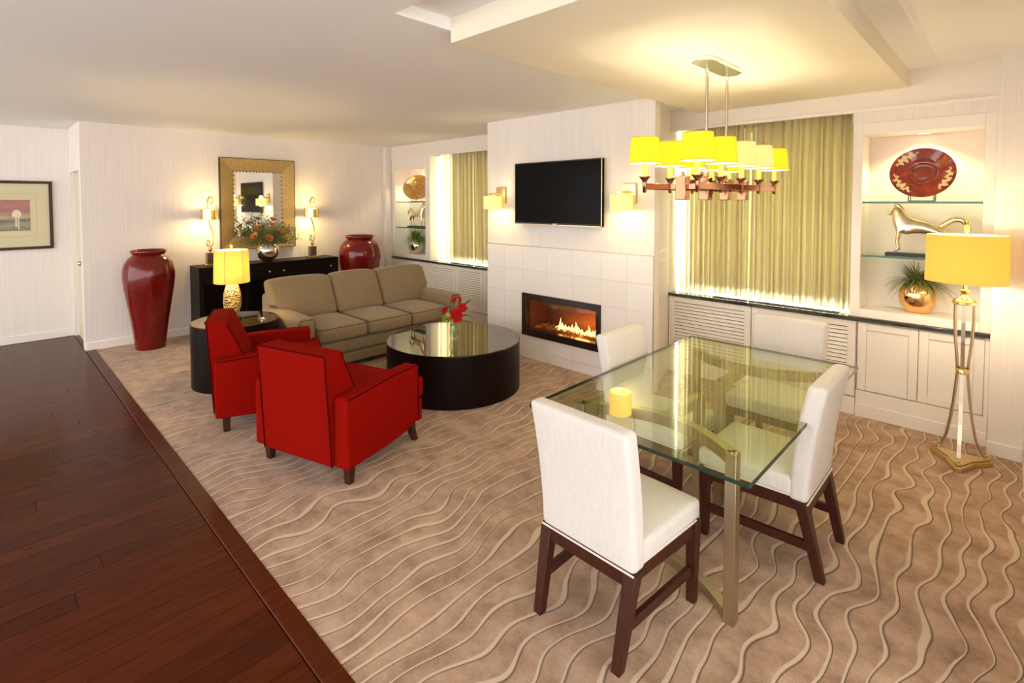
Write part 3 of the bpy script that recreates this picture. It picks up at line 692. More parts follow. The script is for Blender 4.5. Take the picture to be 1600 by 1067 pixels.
# local: X along the wall (world -Y), Y out of the wall, Z up
mw, mh, fw = .495, .615, .175
def mitre(mb, o, i, y0, y1, yi):   # four trapezoids between outer and inner half-sizes
    ow, oh = o; iw, ih = i
    q = [((-ow,-oh),(ow,-oh),(iw,-ih),(-iw,-ih)), ((ow,-oh),(ow,oh),(iw,ih),(iw,-ih)), ((ow,oh),(-ow,oh),(-iw,ih),(iw,ih)), ((-ow,oh),(-ow,-oh),(-iw,-ih),(-iw,ih))]
    return q
for k, (a,b1,c,d) in enumerate(mitre(None,(mw-.006,mh-.006),(mw-fw,mh-fw),0,0,0)):
    y0, yo, yi = .0, .050, .022
    MB().add([(a[0],y0,a[1]),(b1[0],y0,b1[1]),(c[0],y0,c[1]),(d[0],y0,d[1]),(a[0],yo,a[1]),(b1[0],yo,b1[1]),(c[0],yi,c[1]),(d[0],yi,d[1])],
             [(0,1,2,3),(4,7,6,5),(0,4,5,1),(1,5,6,2),(2,6,7,3),(3,7,4,0)]).build('frame', M_FRAME, mr, smooth=False, recalc=True)
b = MB()
for k in range(4):
    if k % 2 == 0: z = (mh-.003)*(1 if k else -1); b.box(-mw,mw,0,.054,z-.004,z+.004)
    else: x = (mw-.003)*(1 if k == 1 else -1); b.box(x-.004,x+.004,0,.054,-mh,mh)
b.build('outer_edge', M_BLACKM, mr)
b = MB(); iw, ih = mw-fw, mh-fw
for k in range(60):
    t = k/60*4; s = t % 1
    p = [(-iw+2*iw*s,-ih),(iw,-ih+2*ih*s),(iw-2*iw*s,ih),(-iw,ih-2*ih*s)][int(t)]
    b.lathe([(0,-.013),(.013,0),(0,.013)], 6, (p[0],.026,p[1]))
tag(b.build('beaded_trim', mat('bead_bronze', (.25,.16,.07), .35, .9), mr), kind='stuff')
MB().box(-iw,iw,.004,.020,-ih,ih).build('mirror_glass', M_MIRROR, mr, smooth=False)
pc = thing('framed_picture', 'dark framed print with a wide cream mat on hallway wall', 'picture', (HX+.002, .08, 1.536), math.radians(-90))
pw2, ph2 = .55, .412
for a in (-1,1): MB().box(-pw2,pw2,0,.030,a*(ph2-.0165)-.0165,a*(ph2-.0165)+.0165).build('frame', M_MAHOG, pc, bevel=.003); MB().box(a*(pw2-.0165)-.0165,a*(pw2-.0165)+.0165,0,.030,-ph2+.033,ph2-.033).build('frame', M_MAHOG, pc, bevel=.003)
M_MAT = mat('cream_mat', (.66,.58,.33), .8)
MB().box(-pw2+.03,pw2-.03,.004,.012,-ph2+.03,ph2-.03).build('mat_board', M_MAT, pc, smooth=False)
b = MB(); lw, lh = .40, .255
for a in (-1,1): b.box(-lw,lw,.012,.0128,a*lh-.003,a*lh+.003); b.box(a*lw-.003,a*lw+.003,.012,.0128,-lh,lh)
b.build('mat_line', mat('mat_line_gold', (.55,.40,.12), .6), pc, smooth=False)
pm = mat('abstract_print', (.4,.1,.05), .5)
def printmat():
    m = pm; t, N, L, bs = nt(m); tc = N.new('ShaderNodeTexCoord'); sp = N.new('ShaderNodeSeparateXYZ'); L.new(tc.outputs['Object'], sp.inputs[0])
    n = noise(m, coords(m, (5,1,14)), 1, 3, .6, .6)
    z = math_n(m, 'ADD', math_n(m, 'MULTIPLY', sp.outputs['Z'], 2.4), math_n(m, 'ADD', math_n(m, 'MULTIPLY', n, .35), .33))
    c = ramp(m, z, [(.0,(.06,.035,.015)),(.22,(.30,.24,.07)),(.36,(.03,.015,.01)),(.46,(.45,.34,.10)),(.60,(.30,.045,.02)),(.85,(.42,.08,.03)),(1,(.16,.02,.012))]); L.new(c, bs.inputs['Base Color'])
printmat()
MB().box(-.345,.345,.012,.0135,-.185,.185).build('print', pm, pc, smooth=False)
b = MB()
M_CREAMF = mat('print_cream', (.75,.66,.42), .6)
for k in range(2):
    cx = -.225 + .36*k
    b.lathe([(0,0),(.035,.0),(.045,.03),(.03,.07),(.012,.085),(0,.085)], 14, (0,0,0), 1, .02)
    b.v[-14*6:] = [Vector((v.x+cx, .0137+v.y, v.z-.02)) for v in b.v[-14*6:]]
    b.box(cx-.02,cx-.008,.0135,.0142,-.17,-.02); b.box(cx+.0,cx+.014,.0135,.0142,-.14,-.02)
b.build('print_figure', M_CREAMF, pc)
MB().box(-pw2+.03,pw2-.03,.022,.024,-ph2+.03,ph2-.03).build('picture_glass', glass('picture_glass', (.97,.97,.95), 1.3), pc, smooth=False)

# ------------------------------------------------------------------ television
tv = thing('television', 'large black flat screen television mounted above the fireplace', 'television', (-3.2675, FY, 1.778))
hw, hh = .556, .324
MB().box(-hw,hw,-.060,-.020,-hh,hh).build('cabinet', M_BLACKM, tv, bevel=.004)
MB().box(-hw+.012,hw-.012,-.0615,-.0595,-hh+.024,hh-.012).build('screen', mat('tv_screen', (.006,.0055,.005), .16, spec=.05), tv, smooth=False)
b = MB(); b.box(-hw,hw,-.0625,-.058,-hh,-hh+.008); b.box(hw-.006,hw,-.0625,-.02,-hh,hh); b.build('bezel', M_BRASS, tv)
MB().box(-.2,.2,-.02,0,-.15,.15).build('wall_bracket', M_BLACKM, tv)
cu = bpy.data.curves.new('logo', 'FONT'); cu.body = 'LG'; cu.size = .024; cu.extrude = .0004; cu.align_x = 'CENTER'
to = bpy.data.objects.new('logo_text', cu); C.objects.link(to)
me = bpy.data.meshes.new_from_object(to.evaluated_get(bpy.context.evaluated_depsgraph_get())); bpy.data.objects.remove(to)
M_LOGO = mat('logo_silver', (.8,.8,.8), .4, emit=(1,1,1), es=.15); me.materials.clear(); me.materials.append(M_LOGO)
lo = bpy.data.objects.new('logo', me); C.objects.link(lo); lo.parent = tv; lo.location = (.014,-.0626,-hh+.003); lo.rotation_euler = (PI/2,0,0)
MB().lathe([(0,0),(.009,0),(.009,.0008),(0,.0008)], 20).xf(Matrix.Translation((-.016,-.0622,-hh+.0115)) @ Matrix.Rotation(PI/2,4,'X')).build('logo_disc', M_LOGO, tv)

# ------------------------------------------------------------------ sconces
def sconce(x, label):
    r = thing('wall_sconce', label, 'sconce', (x, FY, 1.70), 0, 'sconces beside the television')
    MB().box(-.070,.070,-.018,.0,-.025,.155).build('backplate', M_BRASS, r, bevel=.003)
    MB().box(-.05,.02,-.15,-.018,.065,.090).build('arm', M_BRASS, r, bevel=.002); MB().box(-.008,.008,-.155,-.135,-.02,.09).build('stem', M_BRASS, r)
    MB().lathe([(.098,-.085),(.098,.055),(.0955,.055),(.0955,-.085)], 40, (0,-.14,0), closed=True).build('shade', M_SH_SC, r)
    MB().lathe([(0,-.05),(.02,-.045),(.028,-.02),(.02,.005),(.01,.02)], 14, (0,-.14,0)).build('bulb', M_BULB, r)
    point('sconce_light', (0,-.14,-.06), 3, (1,.80,.32), .04, r); point('sconce_light', (0,-.14,.075), 1.0, (1,.80,.32), .04, r)
sconce(-2.455, 'brass wall sconce with glowing square-looking shade right of the television')
sconce(-4.085, 'brass wall sconce with glowing shade left of the television')

# ------------------------------------------------------------------ chandelier
cl = thing('chandelier', 'rectangular copper chandelier with ten yellow glowing shades', 'chandelier', (-1.30, 3.19, 1.78))
def rrp(hx, hy, c): return [(hx,-hy+c),(hx,hy-c),(hx-c,hy),(-hx+c,hy),(-hx,hy-c),(-hx,-hy+c),(-hx+c,-hy),(hx-c,-hy)]
ZT = SZ - 1.78
MB().prism(rrp(.065,.27,.045), ZT-.025, ZT).build('canopy', M_CHROME, cl, bevel=.003)
for y in (-.15,.15):
    MB().tube([(0,y,ZT-.10),(0,y,.07)], .0085, 12).build('rod', M_NICKEL, cl)
    m = MB()
    for k in range(3):
        zc = ZT-.035-.028*k; P = []
        for q in range(12):
            a = 2*PI*q/12; s = (.010*math.cos(a),0) if k % 2 else (0,.010*math.cos(a)); P.append((s[0],y+s[1],zc+.017*math.sin(a)))
        m.tube(P, .0028, 6, loop=True)
    m.build('chain', M_NICKEL, cl)
ys = [-.60,-.30,0,.30,.60]
for sx in (-1,1):
    MB().box(sx*.15-.007,sx*.15+.007,-.60,.60,-.018,.018).build('long_bar', M_COPPER, cl, bevel=.002)
for y in (-.45,-.15,.15,.45):
    MB().box(-.15,.15,y-.007,y+.007,-.016,.016).build('cross_bar', M_COPPER, cl, bevel=.002)
    MB().box(-.030,.030,y-.030,y+.030,-.075,.060).build('pillar', M_COPPER, cl, bevel=.004)
    MB().lathe([(.012,.06),(.012,.068),(.008,.072),(.009,.08),(0,.084)], 12, (0,y,0)).build('finial', M_COPPER, cl)
k = 0
for sx in (-1,1):
    for i, y in enumerate(ys):
        x = sx*.15
        MB().lathe([(.006,-.035),(.010,-.03),(.012,.02),(.013,.03),(.024,.045),(.031,.052),(.031,.056),(.0,.056)], 20, (x,y,0)).build('candle_cup', M_COPPER, cl)
        MB().lathe([(.0135,.05),(.0135,.128),(.0,.13)], 14, (x,y,0)).build('candle_sleeve', M_CANDLE, cl)
        pale = sx == 1 and i in (2, 3)
        sh = MB().lathe([(.086,.128),(.074,.270)], 40, (x,y,0), caps=False).build('shade', M_SH_CHW if pale else M_SH_CH, cl)
        MB().lathe([(.0845,.1285),(.0725,.2695)], 40, (x,y,0), caps=False).build('lining', M_SHIN, sh)
        m = MB()
        for rr_, zz in ((.0865,.129),(.0745,.269)): m.tube([(x+rr_*math.cos(2*PI*q/32),y+rr_*math.sin(2*PI*q/32),zz) for q in range(32)], .0022, 6, loop=True)
        m.build('shade_trim', mat('shade_trim', (.75,.45,.15), .6) if k == 0 else bpy.data.materials['shade_trim'], sh)
        point('chandelier_light', (x,y,.24), .75, (1,.84,.60), .02, cl); point('chandelier_light', (x,y,.150), 2.0, (1,.88,.68), .012, cl); k += 1

# ------------------------------------------------------------------ console lamps
def scroll_lamp(loc, label):
    r = thing('scroll_lamp', label, 'lamp', loc, math.radians(-90), 'gold scroll lamps on the console')
    MB().box(-.075,.075,-.06,.06,.001,.028).build('base', M_GOLD, r, bevel=.004); MB().box(-.045,.045,-.04,.04,.028,.165).build('block', mat('block_bronze', (.22,.15,.09), .15, .8) if 'block_bronze' not in bpy.data.materials else bpy.data.materials['block_bronze'], r, bevel=.003)
    MB().lathe([(.0,.165),(.014,.17),(.010,.18),(.022,.19),(.028,.21),(.020,.228),(.0,.235)], 16).build('ball', M_GOLD, r)
    P = []
    for k in range(15): a = PI*1.5 - k/14*2.2*PI; rr_ = .018+.012*k/14; P.append((.02+rr_*math.cos(a)*.7,0,.29+rr_*1.5*math.sin(a)))
    MB().tube(P, .0075, 8).build('lower_scroll', M_GOLD, r)
    Q = [(.0,0,.235),(-.03,0,.27),(-.038,0,.34),(-.03,0,.43),(-.005,0,.52),(.018,0,.60),(.028,0,.68),(.03,0,.76),(.022,0,.83),(-.002,0,.872),(-.03,0,.868),(-.042,0,.83),(-.035,0,.795),(-.014,0,.785),(-.004,0,.80)]
    MB().tube(Q, [.010,.010,.009,.0085,.009,.009,.010,.012,.013,.012,.011,.010,.009,.008,.006], 10).build('stem', M_GOLD, r)
    MB().lathe([(.102,.585),(.102,.712),(.0995,.712),(.0995,.585)], 40, closed=True).build('shade', M_GOLD, r)
    MB().lathe([(0,.60),(.02,.605),(.026,.63),(.018,.66),(.01,.67)], 12).build('bulb', M_BULB, r)
    point('lamp_light', (.03,-.02,.60), 6, (1,.74,.30), .03, r); point('lamp_light', (.03,-.02,.70), 3, (1,.74,.30), .03, r)
scroll_lamp((-7.22,2.035,.885), 'gold scroll table lamp with metal drum shade, left of the mirror')
scroll_lamp((-7.22,3.375,.885), 'gold scroll table lamp with metal drum shade, right of the mirror')

# ------------------------------------------------------------------ side table lamp
sl = thing('table_lamp', 'table lamp with hammered gold egg base and pleated glowing shade', 'lamp', (-5.235,1.655,.583))
MB().lathe([(0,.001),(.075,.001),(.075,.018),(.06,.026),(.045,.030),(.0,.030)], 32).build('base', M_BLACK, sl)
hm = mat('hammered_gold', (.75,.52,.20), .22, 1)
_v = hm.node_tree.nodes.new('ShaderNodeTexVoronoi'); _v.inputs['Scale'].default_value = 75; hm.node_tree.links.new(coords(hm), _v.inputs['Vector']); bump(hm, _v.outputs['Distance'], 1.0, .02)
link(hm, ramp(hm, _v.outputs['Distance'], [(.1,(.16,.08,.02)),(.45,(.85,.63,.27))]), 'Base Color')
MB().lathe([(.03,.028),(.055,.06),(.074,.12),(.080,.18),(.074,.25),(.058,.31),(.035,.35),(.0,.365)], 40).build('body', hm, sl)
MB().lathe([(.012,.36),(.012,.40),(.02,.42),(.02,.46),(0,.46)], 14).build('socket', M_GOLD, sl)
n = 120; pr = MB(); vs = []; fs = []
for j, (rr_, z) in enumerate(((.152,.352),(.148,.50),(.144,.66))):
    for k in range(n): a = 2*PI*k/n; q = rr_*(1+.012*(k % 2)); vs.append((q*math.cos(a), q*math.sin(a), z))
for j in range(2):
    for k in range(n): fs.append((j*n+k,j*n+(k+1)%n,(j+1)*n+(k+1)%n,(j+1)*n+k))
so_ = MB().add(vs,fs).build('shade', M_SH_TB, sl)
MB().lathe([(.149,.353),(.141,.659)], 48, caps=False).build('lining', M_SHIN, so_)
m = MB()
for k in range(6): a = 2*PI*k/6+.35; m.tube([(.1555*math.cos(a),.1555*math.sin(a),.353),(.1475*math.cos(a),.1475*math.sin(a),.659)], .0022, 6)
m.build('shade_rib', mat('rib_brown', (.35,.22,.08), .7), so_)
MB().lathe([(.004,.655),(.004,.68),(.014,.69),(.016,.705),(.008,.72),(0,.724)], 14).build('finial', M_GOLD, sl)
m = MB()
for k in range(3): a = 2*PI*k/3; m.tube([(0,0,.66),(.142*math.cos(a),.142*math.sin(a),.656)], .0025, 6)
m.build('spider', M_GOLD, sl)
point('lamp_light', (0,0,.50), 14, (1,.74,.34), .05, sl)

# ------------------------------------------------------------------ floor lamp
fl = thing('floor_lamp', 'tall brass tripod floor lamp with wide yellow drum shade', 'lamp', (-.195,4.415,.002))
# three-pointed base with concave sides
P = []
tips = [math.radians(a) for a in (-90, 30, 150)]
for i, a in enumerate(tips):
    a2 = tips[(i+1)%3] + (2*PI if i == 2 else 0)
    for s in (-.10, .10): P.append((.175*math.cos(a+s), .175*math.sin(a+s)))
    for t in (.25,.5,.75):
        aa = a + .10 + (a2-a-.20)*t; q = .175 - .095*math.sin(PI*t)**.8; P.append((q*math.cos(aa), q*math.sin(aa)))
MB().prism(P, 0, .032).build('base', M_BRASS, fl, bevel=.004)
MB().prism([(x*.82,y*.82) for x,y in P], .032, .040).build('base_step', M_BRASS, fl, bevel=.003)
for a in tips:
    path = [(.150,.045),(.115,.075),(.085,.15),(.062,.27),(.045,.40),(.034,.52),(.028,.60),(.034,.68),(.046,.80),(.052,.92),(.052,1.04)]
    m = MB(); c, s = math.cos(a), math.sin(a); prev = None
    for rr_, z in path:
        w_, t_ = .010, .004
        sec = [(c*(rr_+dt)-s*dw, s*(rr_+dt)+c*dw, z) for dt, dw in ((-t_,-w_),(t_,-w_),(t_,w_),(-t_,w_))]
        if prev: m.hexa(prev, sec)
        prev = sec
    m.build('strap', M_NICKEL, fl, recalc=True)
    MB().lathe([(.016,.036),(.016,.05),(.010,.056),(.012,.064),(0,.068)], 12, (.152*c,.152*s,0)).build('foot_finial', M_BRASS, fl)
MB().lathe([(.034,.585),(.037,.588),(.037,.616),(.034,.62)], 28, closed=True).build('ring', M_GOLD, fl)
MB().lathe([(.0,1.035),(.060,1.035),(.062,1.045),(.055,1.06),(.035,1.075),(.022,1.085),(.018,1.10),(.026,1.115),(.026,1.125),(.012,1.13),(.012,1.2),(0,1.2)], 28).build('cap', M_GOLD, fl)
fs_ = MB().lathe([(.204,1.178),(.200,1.480)], 64, sy=.85, caps=False).build('shade', M_SH_FL, fl)
MB().lathe([(.2015,1.1785),(.1975,1.4795)], 64, sy=.85, caps=False).build('lining', M_SHIN, fs_)
m = MB()
for k in range(3): a = 2*PI*k/3+.5; m.tube([(0,0,1.478),(.198*math.cos(a),.198*.85*math.sin(a),1.476)], .0025, 6)
m.tube([(0,0,1.2),(0,0,1.50)], .004, 8); m.build('spider', M_GOLD, fl)
MB().lathe([(.006,1.49),(.013,1.50),(.019,1.565),(0,1.567)], 16).build('finial', M_GOLD, fl)
point('lamp_light', (0,0,1.44), 3, (1,.80,.50), .03, fl); point('lamp_light', (0,0,1.235), 5.5, (1,.86,.64), .02, fl)

# ------------------------------------------------------------------ niche ornaments
def plate_orn(loc, rx, rz_, label, tilt, rotz, c):
    t = thing('decorative_plate', label, 'plate', loc, rotz)
    m = mat('glazed_plate', c[1], .12, coat=.7); v = coords(m); n = noise(m, v, 9, 4, .6, 1.5)
    link(m, ramp(m, n, [(.3,c[0]),(.55,c[1]),(.75,c[2])]), 'Base Color'); 
    pr = [(0,.004),(.25,.004),(.30,.010),(.50,.014),(.55,.022),(.62,.026),(.95,.050),(1.0,.056),(1.0,.062),(.94,.058),(.62,.036),(.55,.032),(.50,.026),(.44,.024),(.42,.027),(.38,.022),(.25,.018),(.22,.020),(0,.018)]
    M_ = Matrix.Translation((0,.02,rz_+.02)) @ Matrix.Rotation(PI/2-tilt, 4, 'X') @ Matrix.Scale(rx,4,(1,0,0)) @ Matrix.Scale(rz_,4,(0,1,0))
    po = MB().lathe(pr, 72).xf(M_).build('plate', m, t)
    gm = mat('plate_leaf_gold' , c[3], .2, .6)
    R_ = random.Random(4)
    b = MB()
    for a0, ln, wd in ((2.25,.55,.26),(-.35,.62,.24),(3.75,.60,.22)):
        bl = MB()
        for q in range(30):
            s = q/29*2-1; a = a0 + s*ln; wv = wd*math.cos(s*PI/2)**.7*R_.uniform(.3,1); rc = .80+.05*math.sin(q)
            r0, r1 = rc-wv*.6, min(rc+wv*.6,.96); da = .030
            zc = lambda r: .027+(r-.55)*.078+.0115
            bl.add([(r0*math.cos(a-da),r0*math.sin(a-da),zc(r0)),(r1*math.cos(a-da*.3),r1*math.sin(a-da*.3),zc(r1)),(r1*math.cos(a+da),r1*math.sin(a+da),zc(r1)),(r0*math.cos(a+da*.4),r0*math.sin(a+da*.4),zc(r0))],[(0,1,2,3)])
        bl.xf(M_).build('leaf_motif', gm, po, smooth=False)
    b = MB()
    for sx in (-1,1):
        x = sx*rx*.38
        b.tube([(x,.07,.004),(x,.0,.004),(x,-.052,.004),(x,-.055,.012),(x,-.05,.05)], .0035, 6).tube([(x,.06,.004),(x,.07,.09)], .0035, 6)
    b.tube([(-rx*.38,-.02,.004),(rx*.38,-.02,.004)], .0035, 6)
    b.build('stand', M_BLACKM, t)
RedP = ((.10,.009,.003),(.22,.022,.005),(.34,.055,.010),(.85,.66,.42)); GoldP = ((.30,.12,.02),(.52,.26,.04),(.66,.40,.10),(.80,.60,.20))
plate_orn((-.478,4.97,1.694), .196, .186, 'large oval red-brown glazed plate on upper glass shelf behind floor lamp', .16, 0, RedP)
plate_orn((-6.80,4.97,1.694), .30, .20, 'amber gold glazed plate on the upper shelf of the far left niche', .16, .25, GoldP)
def horse(loc, rz_, label, s):
    t = thing('horse_sculpture', label, 'sculpture', loc, rz_, 'stylised metal horses')
    V_ = [((-.13,0,.205),.060),((-.04,0,.20),.054),((.06,0,.205),.060),((.125,0,.235),.068),((.135,0,.300),.052),((.150,0,.345),.036),((.180,0,.325),.022),((.188,0,.285),.015),
          ((.125,.028,.16),.022),((.135,.030,.09),.013),((.125,.030,.03),.013),((.150,.030,.010),.010),((.125,-.028,.16),.022),((.135,-.030,.09),.013),((.125,-.030,.03),.013),((.150,-.030,.010),.010),
          ((-.150,.028,.155),.026),((-.175,.030,.09),.013),((-.150,.030,.03),.013),((-.125,.030,.010),.010),((-.150,-.028,.155),.026),((-.175,-.030,.09),.013),((-.150,-.030,.03),.013),((-.125,-.030,.010),.010)]
    E_ = [(0,1),(1,2),(2,3),(3,4),(4,5),(5,6),(6,7),(3,8),(8,9),(9,10),(10,11),(3,12),(12,13),(13,14),(14,15),(0,16),(16,17),(17,18),(18,19),(0,20),(20,21),(21,22),(22,23)]
    me = bpy.data.meshes.new('horse_body'); me.from_pydata([Vector(p)*1.0 for p,_ in V_], E_, []); me.materials.append(M_SILVERW)
    o = bpy.data.objects.new('body', me); C.objects.link(o); o.parent = t; o.location = (0,0,.022)
    o.modifiers.new('skin','SKIN').use_smooth_shade = True
    for i, (p, rd) in enumerate(V_): me.skin_vertices[0].data[i].radius = (rd*.8, rd)
    me.skin_vertices[0].data[0].use_root = True
    sb = o.modifiers.new('sub','SUBSURF'); sb.levels = 2; sb.render_levels = 2
    MB().tube([(-.12,0,.232),(-.165,0,.268),(-.19,0,.285),(-.23,0,.285),(-.262,0,.255),(-.272,0,.21),(-.255,0,.16)], [.020,.020,.022,.022,.02,.017,.008], 12, flat=(.7,1)).build('tail', M_SILVERW, t)
    MB().tube([(.165,0,.395),(.135,0,.385),(.105,0,.345),(.088,0,.295)], [.006,.014,.014,.006], 10, flat=(.45,1)).build('mane', M_SILVERW, t)
    for sy in (-1,1): MB().lathe([(0,0),(.008,.004),(.006,.018),(0,.030)], 8, (.150,sy*.016,.385)).build('ear', M_SILVERW, t)
    MB().box(-.235,.205,-.05,.05,.001,.022).build('base', M_BLACKM, t, bevel=.003)
M_SILVERW = mat('champagne_silver', (.80,.66,.46), .22, 1)
horse((-.483,4.965,1.278), PI, 'long-bodied silver gold horse sculpture on glass shelf behind floor lamp shade', 1)
horse((-6.82,4.965,1.278), 0, 'silver horse sculpture on the middle shelf of the far left niche', 1)
def grass_vase(loc, R_, Hh, label, mt, n, spread, seed, flat=.75):
    t = thing('grass_vase', label, 'plant', loc); r_ = random.Random(seed)
    pr = [(.0,.001),(.42,.001),(.60,.04),(.88,.24),(1.0,.50),(.92,.74),(.70,.92),(.45,.99),(.42,1.0),(.38,.98),(.36,.9),(0,.88)]
    MB().lathe([(a*R_,z*Hh) for a,z in pr], 48, sy=flat).build('vase', mt, t)
    b = MB()
    for k in range(n):
        a = r_.uniform(0,2*PI); ln = r_.uniform(.6,1.0)*spread; up = r_.uniform(.25,1.15); x0, y0 = r_.uniform(-.25,.25)*R_, r_.uniform(-.2,.2)*R_*flat
        pts = []
        for q in range(6):
            s = q/5; rad = ln*s*(.75 if up > .8 else 1.0); z = Hh*.95 + ln*(up*s - .75*s*s*(1.2-up*.5)); pts.append(Vector((x0+rad*math.cos(a), min(y0+rad*math.sin(a)*.62, .135), z)))
        wdt = r_.uniform(.0032,.0055)*(1 if seed == 1 else 1.5); sd = Vector((-math.sin(a),math.cos(a),0))
        vs = []
        for q, p in enumerate(pts): ww = wdt*(1-q/5*.9); vs += [p-sd*ww, p+sd*ww]
        b.add(vs, [(2*q,2*q+1,2*q+3,2*q+2) for q in range(5)])
    tag(b.build('grass', M_GRASS if seed == 1 else mat('fern_green', (.20,.30,.04), .6), t), kind='stuff')
grass_vase((-.485,4.96,.853), .120, .235, 'round gold vase of drooping grass on niche floor behind floor lamp', M_COPPERG if 'M_COPPERG' in globals() else mat('gold_copper_mirror', (.92,.58,.26), .07, 1), 460, .27, 1)
grass_vase((-6.89,4.96,.853), .150, .245, 'silver vase of bright green leaves at bottom of the far left niche', M_SILVER, 420, .30, 2)

# ------------------------------------------------------------------ flowers
fv = thing('flower_arrangement', 'silver bowl of orange roses and green sprays on the console', 'flowers', (-7.2,2.735,.885))
MB().lathe([(0,.001),(.060,.001),(.065,.01),(.115,.05),(.147,.12),(.142,.19),(.115,.235),(.098,.25),(.092,.248),(.10,.22),(.0,.21)], 48).build('bowl', M_SILVER, fv)
b = MB(); R_ = random.Random(11); st = MB()
for k in range(190):
    a = R_.uniform(0,2*PI); el = R_.uniform(.30,1.5); ln = R_.uniform(.24,.48)*(1 if el > .5 else 1.05); c = Vector((math.cos(a)*math.cos(el)*.75, math.sin(a)*math.cos(el), math.sin(el)))
    if c.x < -.25: continue
    p0 = Vector((.05*math.cos(a),.05*math.sin(a),.22)); pts = [p0 + c*ln*s/6 + Vector((0,0,-.07*(s/6)**2)) for s in range(7)]
    for p_ in pts: p_.x = max(p_.x, -.13)
    st.tube(pts[::2], .0018, 4)
    for q in range(2,7):
        for sg in (-1,1):
            sd = c.cross(Vector((R_.uniform(-1,1),R_.uniform(-1,1),R_.uniform(.2,1)))).normalized()*sg; tip = pts[q] + sd*R_.uniform(.025,.045) + c*.02; tip.x = max(tip.x, -.16); wv = c.normalized()*R_.uniform(.005,.010); mid = (pts[q]+tip)/2
            b.add([pts[q],mid-wv,tip,mid+wv],[(0,1,2,3)])
tag(b.build('foliage', mat('spray_green', (.17,.20,.04), .6), fv, smooth=False), kind='stuff'); tag(st.build('stems', M_GREEN, fv), kind='stuff')
def rose(parent, p, r, m):
    b = MB()
    for ring, (k, rr_, op) in enumerate(((3,.35,.25),(5,.65,.55),(6,1.0,.9))):
        for q in range(k):
            a = 2*PI*q/k + ring*.6; aw = 2*PI/k*.62; vs = []
            for s in (0,.5,1):
                for wq in (-1,0,1):
                    aa = a + wq*aw*(.5+.3*s); rad = r*(rr_*(.35+.65*s*op+.25*s)); vs.append((rad*math.cos(aa), rad*math.sin(aa), r*(s*1.0-.45 - .25*op*s*s)))
            b.add(vs, [(0,1,4,3),(1,2,5,4),(3,4,7,6),(4,5,8,7)])
    d = Vector((p[0],p[1],max(p[2]-.2,.05))).normalized(); o = b.build('rose', m, parent, loc=p); o.rotation_euler = Vector((0,0,1)).rotation_difference(d).to_euler(); return o
for p in ((.22,-.06,.33),(.20,.10,.42),(.18,-.01,.50),(.16,.18,.28),(.1,-.16,.47),(.05,.06,.57),(.12,-.21,.36)): rose(fv, p, .042, M_ORANGE)

bq = thing('bouquet', 'small glass vase with red gerberas and a yellow mum on coffee table', 'flowers', (-3.588,3.0,.445))
MB().lathe([(.0,.001),(.042,.001),(.043,.006),(.040,.03),(.046,.07),(.040,.11),(.030,.135),(.034,.150),(.031,.150),(.027,.135),(.037,.11),(.043,.07),(.037,.03),(.0,.012)], 32).build('vase', M_CLEAR, bq)
m = MB()
def gerbera(p, r, d):
    st_ = MB().tube([(0,0,.02),(p[0]*.3,p[1]*.3,.14),p], .0025, 6).build('stem', M_GREEN, bq)
    b = MB()
    for ring, (k, rr_, z) in enumerate(((18,1.0,0),(16,.8,.12),(12,.55,.2))):
        for q in range(k):
            a = 2*PI*q/k + ring*.17; c = Vector((math.cos(a),math.sin(a),0)); s = Vector((-c.y,c.x,0))*r*.14
            b.add([c*r*.15, c*r*rr_*.6-s+Vector((0,0,r*(.12+z))), c*r*rr_+Vector((0,0,r*(.05+z))), c*r*rr_*.6+s+Vector((0,0,r*(.12+z)))], [(0,1,2,3)])
    o = b.build('blossom', M_FRED, bq, smooth=False, loc=p); o.rotation_euler = Vector((0,0,1)).rotation_difference(Vector(d).normalized()).to_euler()
    MB().lathe([(0,.14*r),(.22*r,.16*r),(.2*r,.24*r),(0,.28*r)], 12).build('flower_centre', mat('gerbera_centre', (.22,.004,.004), .8) if 'gerbera_centre' not in bpy.data.materials else bpy.data.materials['gerbera_centre'], o)
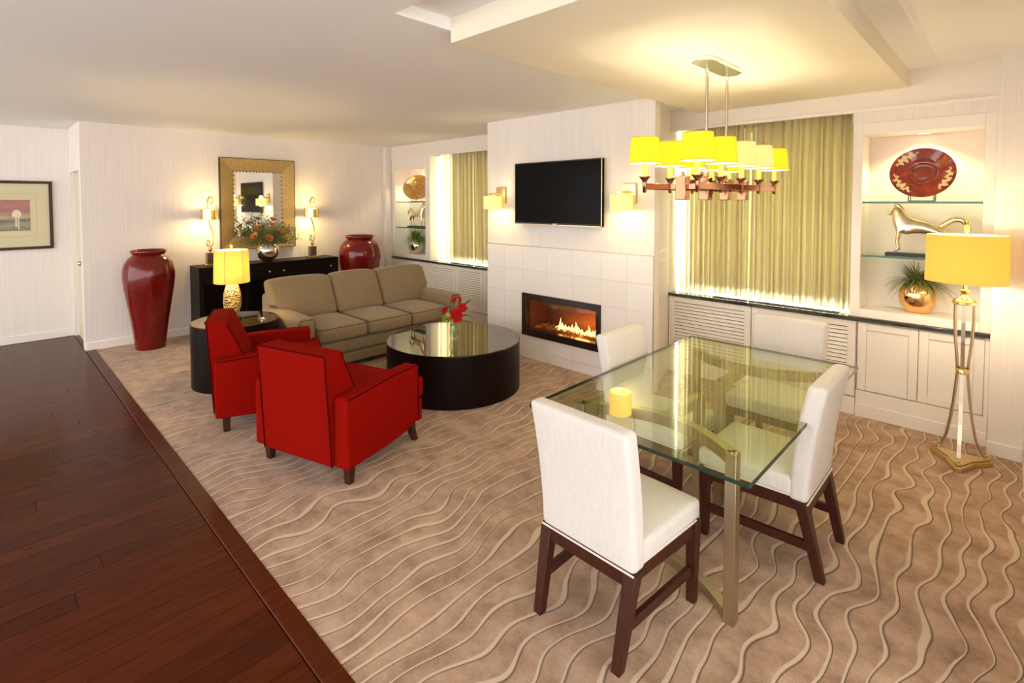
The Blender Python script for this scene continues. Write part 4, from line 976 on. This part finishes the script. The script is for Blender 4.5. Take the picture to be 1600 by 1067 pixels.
gerbera((.055,-.02,.225), .076, (.75,-.6,.35)); gerbera((.06,.05,.285), .054, (.7,-.3,.6)); gerbera((-.02,.05,.345), .056, (.4,-.5,.9)); gerbera((-.02,-.085,.275), .042, (.1,-.9,.6))
b = MB(); R_ = random.Random(3)
for k in range(220):
    z = R_.uniform(-.6,1); a = R_.uniform(0,2*PI); q = math.sqrt(1-z*z); c = Vector((q*math.cos(a),q*math.sin(a),z)); s = c.cross(Vector((0,0,1)) if abs(z) < .9 else Vector((1,0,0))).normalized()*.007; r0 = .056
    b.add([c*.02-s*.4, c*r0*.8-s, c*r0*R_.uniform(.95,1.1), c*r0*.8+s],[(0,1,2,3)])
b.build('blossom', M_FYEL, bq, smooth=False, loc=(.02,-.085,.20)); MB().tube([(0,0,.02),(0,-.03,.13),(-.01,-.075,.19)], .0025, 6).build('stem', M_GREEN, bq)
def leaf(p, d, ln, wd, nm='leaf', mt=None):
    d = Vector(d).normalized(); s = d.cross(Vector((.3,.2,1))).normalized(); nr = s.cross(d); vs = []
    for q in range(6):
        t = q/5; ww = wd*math.sin(PI*min(1,t*.95+.05))**.8; c = d*ln*t - nr*ln*.18*t*t; vs += [c-s*ww+nr*ww*.3, c, c+s*ww+nr*ww*.3]
    MB().add(vs, [f for q in range(5) for f in ((3*q,3*q+1,3*q+4,3*q+3),(3*q+1,3*q+2,3*q+5,3*q+4))]).build(nm, mt or M_GREEN, bq, loc=p)
for p, d in (((.03,.06,.20),(.5,.8,.15)),((.02,.07,.24),(.3,.8,.5)),((.0,.09,.27),(.2,.9,.8)),((.04,.05,.27),(.7,.6,.5)),((-.02,-.09,.25),(-.3,-.8,.5)),((-.03,-.10,.28),(0,-.6,.8)),((.0,-.10,.24),(.2,-.9,.3)),((-.04,0,.25),(-.8,0,.6)),((.02,.0,.3),(.2,.3,1)),((.06,.06,.22),(.6,.8,-.1)),((-.03,-.05,.30),(-.2,-.5,.9)),((.03,.10,.30),(.4,.7,.7))):
    leaf(p, d, .085, .016, mt=M_GREEN)
